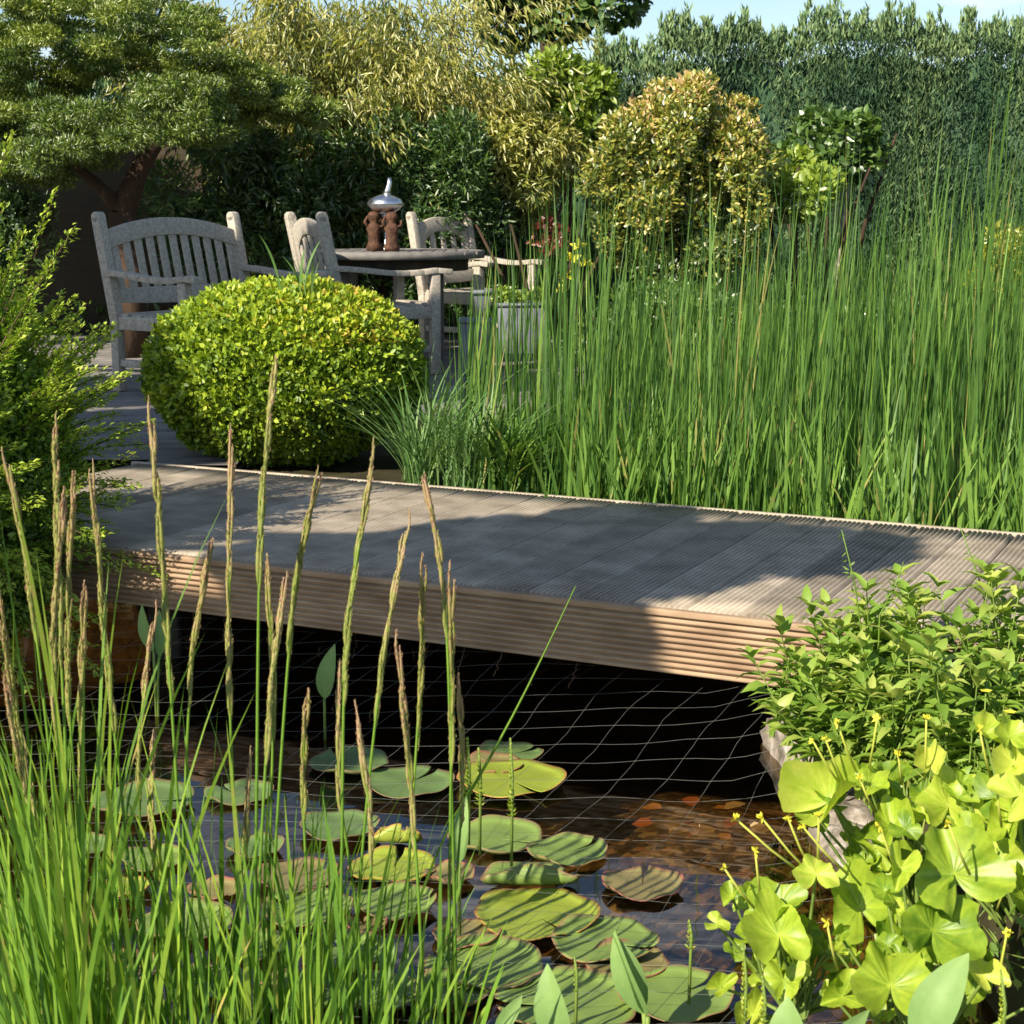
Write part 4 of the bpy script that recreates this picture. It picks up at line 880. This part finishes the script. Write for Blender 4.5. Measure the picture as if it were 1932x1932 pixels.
lanceplant([(742, 1748, 730, 1865, 34, -20), (770, 1800, 735, 1900, 30, 20)], 2.5, 'pair of pale lance-shaped leaves among the sedge stems')
lanceplant([(1487, 1880, 1500, 2000, 88, -40)], 2.15, 'blue-green lance-shaped leaf below the marigold leaves')
lanceplant([(1828, 1798, 1730, 1970, 96, -35), (1640, 1905, 1560, 1975, 40, 10)], 2.1, 'broad blue-green lance-shaped leaf at the bottom right')
lanceplant([(880, 1500, 866, 1630, 40, -20)], 2.9, 'lance-shaped leaf standing by the large pad above the curled one')

# mare's tail shoots
def mares(u, v0, v1, y, label, wpx=26):
    p = aty(u, v1, y); q = aty(u - 2, v0, y); r = empty('mares_tail', tuple(p)); tag(r, label, 'water plant', "fuzzy mare's-tail shoots"); hh = q[2] - p[2]; rs = np.random.RandomState(int(u))
    mb = MB(); mb.tube([(0, 0, -.1), (.002, 0, hh * .5), (q[0] - p[0], 0, hh)], [.003, .003, .0015], 5); mb.build('stem', M['stemg'], r)
    mb = MB(); n = int(hh / .008) * 9; t_ = np.repeat(np.arange(n // 9) / (n // 9), 9)[:n]; n = len(t_); a_ = rs.uniform(0, 2 * math.pi, n)
    leaves(mb, np.stack([(q[0] - p[0]) * t_, 0 * t_, hh * t_], -1), np.stack([np.cos(a_), np.sin(a_), .7 + t_ * 2], -1), rs.normal(size=(n, 3)), (wpx / 2 / (F / y)) * (1.15 - t_ * .6), .0026, rs.uniform(.4, 1, n)); mb.build('leaves', M['caltha'], r)
mares(965, 1392, 1540, 2.95, "tall fuzzy mare's-tail shoot right of the stems"); mares(884, 1390, 1500, 3.0, "fuzzy mare's-tail shoot close to the rightmost stems"); mares(905, 1410, 1520, 3.0, "shorter mare's-tail shoot between two others")
mares(1404, 1778, 1925, 2.4, "mare's-tail shoot at the bottom left of the marigold leaves"); mares(1440, 1840, 1940, 2.35, "short mare's-tail shoot touching the marigold leaves"); mares(1302, 1735, 1790, 2.6, "tiny mare's-tail shoot alone in the blue water")
mares(1890, 1830, 1960, 2.15, "mare's-tail shoot in the bottom right corner"); mares(1086, 1805, 1870, 2.5, "small shoot between the two lance leaves", 14)

# lone diagonal grass blade in front of the bridge
a_ = aty(1086, 1106, 3.0); b_ = aty(900, 1440, 3.0)
mb = MB(); t_ = np.linspace(0, 1, 9)[:, None]; mb.tube(b_ - (0.05, 0, .12) + (a_ - b_ + (.05, 0, .12)) * t_ + np.array([0, 0, -.02]) * np.sin(t_ * math.pi), np.linspace(.0035, .001, 9), 4, tint=.6)
tag(mb.build('grass_blade', M['fgblade']), 'single grass blade slanting up across the bridge plank', 'grass blade')

# ================================================================ FLOWERING SEDGE STALKS (foreground left)
# (tip u, tip v, mid u, mid v, base u at frame bottom, depth, tint)
ST = [(8, 845, 62, 1150, 130, 2.42, .5), (104, 768, 112, 1150, 140, 2.35, .4), (140, 890, 128, 1250, 160, 2.50, .6), (122, 920, 100, 1300, 175, 2.30, .7), (172, 895, 205, 1280, 262, 2.45, .45),
      (283, 757, 315, 1200, 352, 2.40, .4), (437, 808, 432, 1250, 452, 2.55, .75), (520, 650, 492, 1000, 480, 2.38, .3), (500, 1035, 515, 1300, 505, 2.62, .5), (604, 882, 555, 1130, 505, 2.45, .35), (540, 1085, 508, 1350, 480, 2.3, .6),
      (708, 850, 655, 1200, 640, 2.40, .3), (768, 985, 722, 1250, 662, 2.50, .6), (798, 893, 838, 1120, 862, 2.55, .85), (852, 1075, 852, 1350, 846, 2.45, .6), (800, 1050, 792, 1300, 760, 2.60, .45),
      (402, 1008, 362, 1260, 335, 2.5, .8), (-2, 1135, 38, 1400, 90, 2.40, .5), (6, 1250, 45, 1500, 112, 2.30, .9), (752, 1215, 775, 1480, 800, 2.35, .8), (866, 1262, 872, 1480, 850, 2.62, .9), (292, 1150, 262, 1420, 275, 2.66, .8),
      (160, 1090, 150, 1400, 150, 2.38, .6), (215, 985, 128, 1300, 120, 2.62, .3), (580, 1290, 572, 1480, 585, 2.55, .6), (292, 1372, 285, 1500, 300, 2.5, .9), (640, 1240, 640, 1480, 690, 2.52, .7), (668, 1330, 700, 1560, 690, 2.3, .85),
      (30, 1330, 70, 1560, 150, 2.6, .8), (470, 1420, 462, 1600, 430, 2.6, .75)]
ST = [s for s in ST if s[0] != 215]
order = sorted(range(len(ST)), key=lambda i_: ST[i_][0]); rank = {i_: k + 1 for k, i_ in enumerate(order)}
ORD = ['', 'first', 'second', 'third', 'fourth', 'fifth', 'sixth', 'seventh', 'eighth', 'ninth', 'tenth', 'eleventh', 'twelfth', 'thirteenth', 'fourteenth', 'fifteenth', 'sixteenth', 'seventeenth', 'eighteenth', 'nineteenth', 'twentieth', 'twenty-first', 'twenty-second', 'twenty-third', 'twenty-fourth', 'twenty-fifth', 'twenty-sixth', 'twenty-seventh', 'twenty-eighth', 'twenty-ninth', 'thirtieth', 'thirty-first']
for idx, (ut, vt, um, vm, ub, yd, tn) in enumerate(ST):
    rs = np.random.RandomState(400 + idx)
    p0 = aty(ub, 1960, yd); p1 = aty((ub * 2 + um) / 3 , 1932 - (1932 - vm) * .45, yd); p2 = aty(um, vm, yd + .02); p3 = aty(ut, vt, yd + rs.uniform(-.05, .05))
    pb = p0 + (p0 - p1) / np.linalg.norm(p0 - p1) * .25; pb[2] = min(pb[2], ZW - .02)
    K = np.array([pb, p0, p1, p2, p3]); 
    def cat(t_):
        s_ = t_ * 4; i_ = min(3, int(s_)); f_ = s_ - i_; a0 = K[max(0, i_ - 1)]; a1 = K[i_]; a2 = K[i_ + 1]; a3 = K[min(4, i_ + 2)]
        return .5 * ((2 * a1) + (a2 - a0) * f_ + (2 * a0 - 5 * a1 + 4 * a2 - a3) * f_ ** 2 + (-a0 + 3 * a1 - 3 * a2 + a3) * f_ ** 3)
    C_ = np.array([cat(t_) for t_ in np.linspace(0, 1, 60)])
    r = empty('flowering_sedge', tuple(C_[0])); C_ = C_ - C_[0]
    look = 'brown-tipped' if tn > .55 else 'yellow-green'
    extra = 'tallest ' if ut == 520 else ''
    tag(r, f'{extra}{look} flowering sedge stalk, {ORD[rank[idx]]} seed-head tip from the left', 'sedge stalk', 'flowering sedge stalks in the foreground')
    mb = MB(); mb.tube(C_[:52], np.linspace(.0034, .0020, 52), 5, tint=np.linspace(.15, .75, 52)); mb.build('stem', M['fgblade'], r, smooth=True)
    # seed head: overlapping slender spikelets hugging the stem
    seg = np.linalg.norm(np.diff(C_, axis=0), axis=1); cum = np.concatenate([[0], np.cumsum(seg)]); Lt = cum[-1]
    hl = min(.46, max(.22, np.linalg.norm(p3 - p2) * 1.3)) + rs.uniform(-.02, .05)
    def on(s_): return np.array([np.interp(s_, cum, C_[:, i_]) for i_ in range(3)])
    mb = MB(); ns_ = int(hl / .018)
    for q in range(ns_):
        st_ = Lt - hl + q * (hl - .07) / max(1, ns_ - 1) + rs.uniform(-.008, .008); ln = rs.uniform(.055, .10) * (1 if q < ns_ - 2 else .9)
        a_ = rs.uniform(0, 2 * math.pi); pts = []; rad = []; tt = []
        wmax = rs.uniform(.0038, .0058) * (1.0 if q < ns_ - 2 else .75)
        for f_ in np.linspace(0, 1, 12):
            c_ = on(min(Lt, st_ + ln * f_)); dd_ = .0036 * math.sin(f_ * 2.2) + .0009 * math.sin(f_ * 5 + q)
            pts.append(c_ + np.array([math.cos(a_), math.sin(a_) * .6, 0]) * dd_ + (0, 0, max(0, st_ + ln * f_ - Lt)))
            rad.append(max(.0006, wmax * math.sin(math.pi * min(1, (.06 + f_ * .94))) ** .6 * (1 + .06 * math.sin(f_ * 40 + q * 2)) if f_ < .99 else .0005))
            tt.append(np.clip(tn * .50 + .25 * f_ + .45 * (q / ns_) ** 2 + rs.uniform(-.22, .22), 0, 1))
        mb.tube(pts, np.array(rad) * .62, 5, tint=np.array(tt) * .8)
        pts = np.array(pts); m_ = 30; f2 = np.sort(rs.uniform(0, .97, m_)); i3 = f2 * 11; i4 = np.minimum(10, i3.astype(int)); fr2 = (i3 - i4)[:, None]
        c2_ = pts[i4] * (1 - fr2) + pts[i4 + 1] * fr2; tg = norm(pts[i4 + 1] - pts[i4]); oo = norm(np.cross(tg, rs.normal(size=(m_, 3))))
        rr_ = np.interp(f2, np.linspace(0, 1, 12), rad)
        leaves(mb, c2_ + oo * rr_[:, None] * .35, tg + oo * rs.uniform(.08, .32, m_)[:, None], oo, rs.uniform(.006, .0115, m_) * (rr_ / .004) ** .4, rs.uniform(.0016, .0030, m_), np.clip(np.interp(f2, np.linspace(0, 1, 12), tt) + rs.uniform(-.3, .3, m_), 0, 1))
    mb.build('seed_head', M['spike'], r)
# green blades between the stalks
rs = np.random.RandomState(501); mb = MB(); n = 660
ub = np.concatenate([np.concatenate([rs.uniform(-10, 880, 300), rs.uniform(-10, 650, 200)]), rs.normal(120, 60, 160)]); yd = rs.uniform(2.1, 2.65, n)
Bp = np.array([aty(u, 1932, y) for u, y in zip(ub, yd)]); Bp[:, 2] = ZW - .03
env = np.interp(ub, [-60, 60, 160, 300, 450, 600, 750, 850, 900], [1.0, 1.0, 1.0, .72, .70, .58, .50, .42, .3])
ht = env * rs.beta(1.3, 2.6, n) * 1.05 + .10
blades(mb, Bp, ht, rs.normal(size=(n, 2)) * (.15, .08) * ht[:, None] + np.stack([(ub - 430) / 9000, 0 * ub], -1), rs.uniform(.0035, .009, n), np.clip(rs.beta(2, 2, n), 0, .93) + .07 * ((rs.rand(n) < .06) & (ub > 20)), rs, 8, droop=rs.uniform(0, .12, n))
tag(mb.build('sedge_leaves', M['fgblade']), 'thin bright green sedge leaves standing in the water at the lower left', 'sedge leaves', kind='stuff')

# a few broad leaves under the left part of the bridge
lanceplant([(268, 1140, 290, 1230, 30, -30), (300, 1150, 300, 1240, 24, 30)], 4.3, 'pair of broad dim leaves standing under the left end of the bridge')
lanceplant([(632, 1215, 612, 1320, 40, -20)], 4.1, 'dim broad leaf in the shade below the bridge plank')

# ================================================================ MARSH MARIGOLDS (bottom right)
def kidney(mb, c, rad, nvec, tdir, tint, rs, cup=.25):
    """rounded leaf: deep heart-shaped notch, folded along the midrib, lobed toothed edge, ribs between radiating veins"""
    nvec = norm(np.array(nvec, float)); td = np.array(tdir, float); td = norm(td - nvec * np.dot(td, nvec)); sd = np.cross(nvec, td)
    na, nr = 90, 9; V = [np.array(c)]; T = [tint + .2]; ph = rs.uniform(0, 6); ph2 = rs.uniform(0, 6)
    fold = rs.uniform(.15, 1.15); side = rs.uniform(-.35, .35); tipd = rs.uniform(-.5, .25); wide = rs.uniform(.85, 1.15); nv_ = 9
    for i_ in range(1, nr + 1):
        f_ = i_ / nr
        for j_ in range(na):
            a_ = math.pi + .06 + .42 * f_ + (2 * math.pi - .12 - .84 * f_) * j_ / (na - 1)
            tooth = .035 * abs(math.sin(15 * a_ + ph)) + .13 * math.cos(3 * a_ + .4 * math.sin(ph)) + .06 * math.sin(5 * a_ + ph)
            r_ = rad * f_ * (1.0 - .08 * math.cos(a_) + tooth * f_ ** 2)
            ca, sa = math.cos(a_), math.sin(a_)
            z_ = rad * (fold * abs(sa) * f_ ** 1.3 * .8 + side * sa * f_ ** 2 + cup * .5 * f_ ** 2 + tipd * max(0, ca) * f_ ** 2.2
                        + .19 * math.sin(4 * a_ + ph) * f_ ** 2 + .07 * math.sin(9 * a_ + ph2) * f_ ** 3 + .008 * math.cos(nv_ * 2 * a_) * math.sin(math.pi * f_))
            V.append(np.array(c) + td * r_ * ca + sd * r_ * sa * wide * (1 - .35 * fold * f_) + nvec * z_)
            vein = max(0, math.cos(nv_ * a_)) ** 10
            T.append(tint - .16 + .24 * vein * (1 - .6 * f_) + .10 * f_ ** 2 + .08 * math.sin(7 * a_ + ph2 + f_ * 5) + rs.uniform(-.04, .04))
    Fs = [(0, 1 + j_, 2 + j_) for j_ in range(na - 1)]
    Q = [(1 + (i_ - 1) * na + j_, 1 + i_ * na + j_, 1 + i_ * na + j_ + 1, 1 + (i_ - 1) * na + j_ + 1) for i_ in range(1, nr) for j_ in range(na - 1)]
    mb.add(np.array(V), [np.array(Fs), np.array(Q)], np.clip(T, 0, 1))
def marigold(base_uv, y, lv, stems, label, seed, nfill=44):
    rs = np.random.RandomState(seed); bz = -.30; p = at(base_uv[0], base_uv[1], bz); base = np.array([p[0], y + .05, bz])
    r = empty('marsh_marigold', tuple(base)); tag(r, label, 'plant', 'marsh marigold plants on the bank'); mb = MB(); st = MB(); k = F / y
    lv = list(lv)
    cu = np.mean([l[0] for l in lv]); cv = np.mean([l[1] for l in lv])
    for q in range(nfill): lv.append((cu + rs.normal() * 75, cv + rs.normal() * 65 + 35, rs.uniform(38, 88), rs.uniform(-60, 60), rs.uniform(.15, .7), rs.uniform(0, 360), rs.uniform(.02, .14)))
    for q, l in enumerate(lv):
        u, v, wp, yaw, tint, rot = l[:6]; dy = l[6] if len(l) > 6 else rs.uniform(-.06, .04)
        c = aty(u, v, y + dy) - base; rad = wp / k / 2
        nv = np.array([math.sin(R(yaw)) * .8, -math.cos(R(yaw)) * .75, .75 + rs.uniform(-.1, .4)])
        a_ = R(rot); td = np.array([math.cos(a_), math.sin(a_) * .5, math.sin(a_)])
        kidney(mb, c, rad, nv, td, tint, rs, rs.uniform(.1, .4))
        st.tube([(rs.uniform(-.02, .02), 0, 0), c * .55 + (rs.uniform(-.02, .02), .02, -.01), c], [.004, .0032, .0024], 5, cap=False)
    mb.build('leaves', M['caltha'], r, smooth=True); st.build('stalks', M['stemg'], r)
    for (u, v, u2, v2) in stems:
        a_ = aty(u, v, y - .03) - base; b_ = aty(u2, v2, y) - base; sm = MB()
        sm.tube([b_, (a_ + b_) / 2 + (0, 0, -.004), a_], [.0024, .002, .0016], 5); so_ = sm.build('flower_stem', M['lime_stem'], r)
        fm = MB(); n = 9; ax = norm(a_ - b_); D = np.tile(ax, (n, 1)) * .55 + rs.normal(size=(n, 3)) * .6
        leaves(fm, np.tile(a_, (n, 1)), D, rs.normal(size=(n, 3)), .010, .005, .5, OVAL); fm.build('flower', M['yellow'], so_)
M['lime_stem'] = pbr('lime_stem', [(0.3, (0.36, 0.40, 0.05)), (0.7, (0.50, 0.50, 0.10))], 12, None, 0.6)
marigold((1490, 1900), 2.45, [(1470, 1765, 150, -30, .55, 100), (1478, 1850, 82, 10, .5, 260), (1472, 1712, 120, -50, .35, 20), (1540, 1650, 80, -20, .75, 90), (1622, 1712, 178, -10, .45, 110), (1420, 1915, 90, -10, .8, 60), (1500, 1800, 90, 0, .8, 300)],
         [(1388, 1545, 1520, 1652), (1437, 1543, 1540, 1660), (1487, 1545, 1530, 1640), (1425, 1607, 1435, 1690), (1368, 1640, 1425, 1715), (1515, 1560, 1600, 1650), (1545, 1540, 1543, 1630)], 'marsh marigold nearest the water with thin yellow-topped stems leaning left', 601)
marigold((1700, 1930), 2.3, [(1680, 1860, 190, 0, .5, 80), (1760, 1755, 195, 20, .25, 60), (1800, 1650, 185, 10, .4, 100), (1860, 1845, 90, -20, .95, 120), (1590, 1880, 100, 10, .5, 200), (1700, 1640, 90, 0, .6, 250)],
         [(1660, 1560, 1700, 1660), (1790, 1555, 1830, 1650), (1560, 1740, 1580, 1830), (1900, 1760, 1880, 1860)], 'marsh marigold with the largest lobed leaves at the bottom right', 602)
marigold((1680, 1660), 2.75, [(1565, 1512, 168, -40, .75, 30), (1790, 1520, 150, 20, .7, 70), (1755, 1442, 90, -20, 1, 90), (1683, 1560, 100, -10, .5, 100), (1640, 1480, 80, 10, .5, 45), (1650, 1600, 90, 10, .6, 300)],
         [(1580, 1365, 1615, 1455), (1535, 1400, 1585, 1480), (1558, 1396, 1592, 1475), (1655, 1356, 1640, 1450), (1695, 1422, 1702, 1480), (1748, 1356, 1745, 1470), (1622, 1468, 1650, 1530)], 'marsh marigold beside the stones with one drooping grey-green leaf', 603)
marigold((1890, 1700), 2.6, [(1900, 1560, 120, -30, .6, 90), (1915, 1440, 100, -20, .9, 60), (1880, 1630, 110, 10, .6, 120), (1940, 1690, 120, -10, .4, 90), (1925, 1500, 110, 0, .8, 30), (1905, 1390, 80, 10, .6, 80)],
         [(1848, 1376, 1870, 1470), (1880, 1480, 1890, 1560), (1906, 1640, 1880, 1720)], 'marsh marigold cut by the right edge of the view', 604)

# ================================================================ LEAFY HERBS AT THE RIGHT END OF THE BRIDGE
def herb(u, v, y, nst, hgt, label, seed, lsz=.078, spread=.16):
    rs = np.random.RandomState(seed); bz = -.22; tipz = aty(u, v, y)[2]; x = aty(u, v, y)[0]; base = np.array([x, y, bz]); r = empty('leafy_herb', tuple(base))
    tag(r, label, 'plant', 'leafy herbs by the bridge'); st = MB(); mb = MB()
    for s_ in range(nst):
        hh = (tipz - bz) * rs.uniform(.55, 1.12); a_ = rs.uniform(0, 2 * math.pi); l_ = rs.uniform(.2, 1) * spread; dx = np.array([math.cos(a_), math.sin(a_)]) * l_; b0 = rs.normal(size=2) * .05
        t_ = np.linspace(0, 1, 7); P = np.column_stack([b0[0] + dx[0] * t_ ** 1.4, b0[1] + dx[1] * t_ ** 1.4, hh * t_]); st.tube(P, np.linspace(.003, .0012, 7), 4, cap=False)
        k = 11; tt = np.linspace(.22, 1, k)
        for f_ in tt:
            c_ = np.array([np.interp(f_, t_, P[:, i_]) for i_ in range(3)]); a2 = rs.uniform(0, 2 * math.pi); n = 2 if f_ < .95 else 4
            an = a2 + np.arange(n) * 2 * math.pi / n
            leaves(mb, np.tile(c_, (n, 1)), np.stack([np.cos(an), np.sin(an), rs.uniform(-.2, .7, n) + (f_ > .9) * .6], -1), np.tile([0, 0, 1.], (n, 1)) + rs.normal(size=(n, 3)) * .2, lsz * (1.1 - .35 * f_) * rs.uniform(.7, 1.2, n), lsz * .30 * rs.uniform(.8, 1.2, n), np.clip(rs.uniform(.2, .9, n) + .2 * (f_ > .85), 0, 1), LANCE)
    st.build('stems', M['stemg'], r); mb.build('leaves', M['herb'], r)
HL = [(1545, 1180, 3.75, 'leafy herb hiding the near end of the bridge plank'), (1640, 1125, 3.7, 'leafy herb second from the left at the end of the bridge'), (1735, 1130, 3.6, 'leafy herb in the middle of the row by the bridge'), (1830, 1120, 3.5, 'leafy herb second from the right by the bridge'), (1920, 1070, 3.4, 'tallest leafy herb at the right edge against the ribbed deck'),
      (1560, 1275, 3.5, 'low leafy herb in front, closest to the dark water'), (1660, 1255, 3.4, 'bushy herb in the front row, above the pale drooping leaf'), (1770, 1250, 3.25, 'bushy herb in the front row, above the small yellow flower stems'), (1880, 1230, 3.15, 'bushy herb in the front row at the right edge')]
for k, (u, v, y, lab) in enumerate(HL): herb(u, v, y, 13, 0, lab, 700 + k, spread=.13)
# thin wiry stems rising above the herbs
for k, (u, v, u2, v2, lab) in enumerate(((1588, 1000, 1625, 1190, 'thin wiry stalk rising left before the deck'), (1810, 990, 1870, 1180, 'thin wiry stalk rising right before the deck'), (1705, 1060, 1660, 1160, 'thin forked stalk between two taller wiry ones'))):
    a_ = aty(u, v, 3.5); b_ = aty(u2, v2, 3.5); mb = MB(); mb.tube([b_ - (0, 0, .25), b_, (a_ + b_) / 2 + (.006, 0, 0), a_], [.0022, .002, .0016, .001], 4)
    rs = np.random.RandomState(k); n = 14; t_ = rs.rand(n)[:, None]; leaves(mb, b_ + (a_ - b_) * t_, rs.normal(size=(n, 3)) + (0, 0, .6), rs.normal(size=(n, 3)), .018, .005, .5)
    tag(mb.build('wiry_stalk', M['herb']), lab, 'stalk', 'wiry stalks above the herbs')
# ground cover on the right bank
rs = np.random.RandomState(720); mb = MB(); n = 16000
X = rs.uniform(.62, 2.4, n); Y = rs.uniform(1.7, 4.6, n); ok = (Y < nearline(X) - .03) & (X > .76 + .04 * np.sin(Y * 9)); X, Y = X[ok], Y[ok]; n = len(X)
Z = ground_h(X, Y) + rs.uniform(0, .16, n) * np.clip((X - .7) * 4, .2, 1)
leaves(mb, np.stack([X, Y, Z], -1), rs.normal(size=(n, 3)) + (0, 0, .7), rs.normal(size=(n, 3)) + (0, 0, 1), rs.uniform(.015, .04, n), rs.uniform(.008, .018, n), rs.uniform(.1, 1, n), OVAL)
n = 2600; X = rs.uniform(.70, 2.2, n); Y = rs.uniform(1.9, 4.3, n); ok = Y < nearline(X) - .03; X, Y = X[ok], Y[ok]; n = len(X)
blades(mb, np.stack([X, Y, ground_h(X, Y)], -1), rs.uniform(.08, .26, n), rs.normal(size=(n, 2)) * .06, rs.uniform(.0025, .005, n), rs.uniform(.3, 1, n), rs, 5, droop=.15)
tag(mb.build('bank_grass', M['herb']), 'fine grass and small leaves covering the right bank of the pond', 'ground cover', kind='stuff')
# yellow buttercup-like flowers: single
for k, (u, v, y) in enumerate(((1500 + 360, 1305, 3.1), (1905, 1345, 3.0))):
    p = aty(u, v, y); r = empty('buttercup', (p[0], p[1], -.2)); tag(r, ['upper small yellow flower among the herbs', 'lower small yellow flower nearer the right edge'][k], 'flower', 'small yellow flowers in the herbs')
    mb = MB(); mb.tube([(0, 0, 0), (0, 0, p[2] + .2)], .0015, 4); mb.build('stem', M['stemg'], r); rs = np.random.RandomState(k); mb = MB()
    a_ = np.linspace(0, 2 * math.pi, 6)[:-1]; leaves(mb, np.tile([0, 0, p[2] + .2], (5, 1)), np.stack([np.cos(a_), np.sin(a_), np.full(5, .3)], -1), np.tile([0, 0, 1.], (5, 1)), .014, .012, .5, OVAL); mb.build('petals', M['yellow'], r)
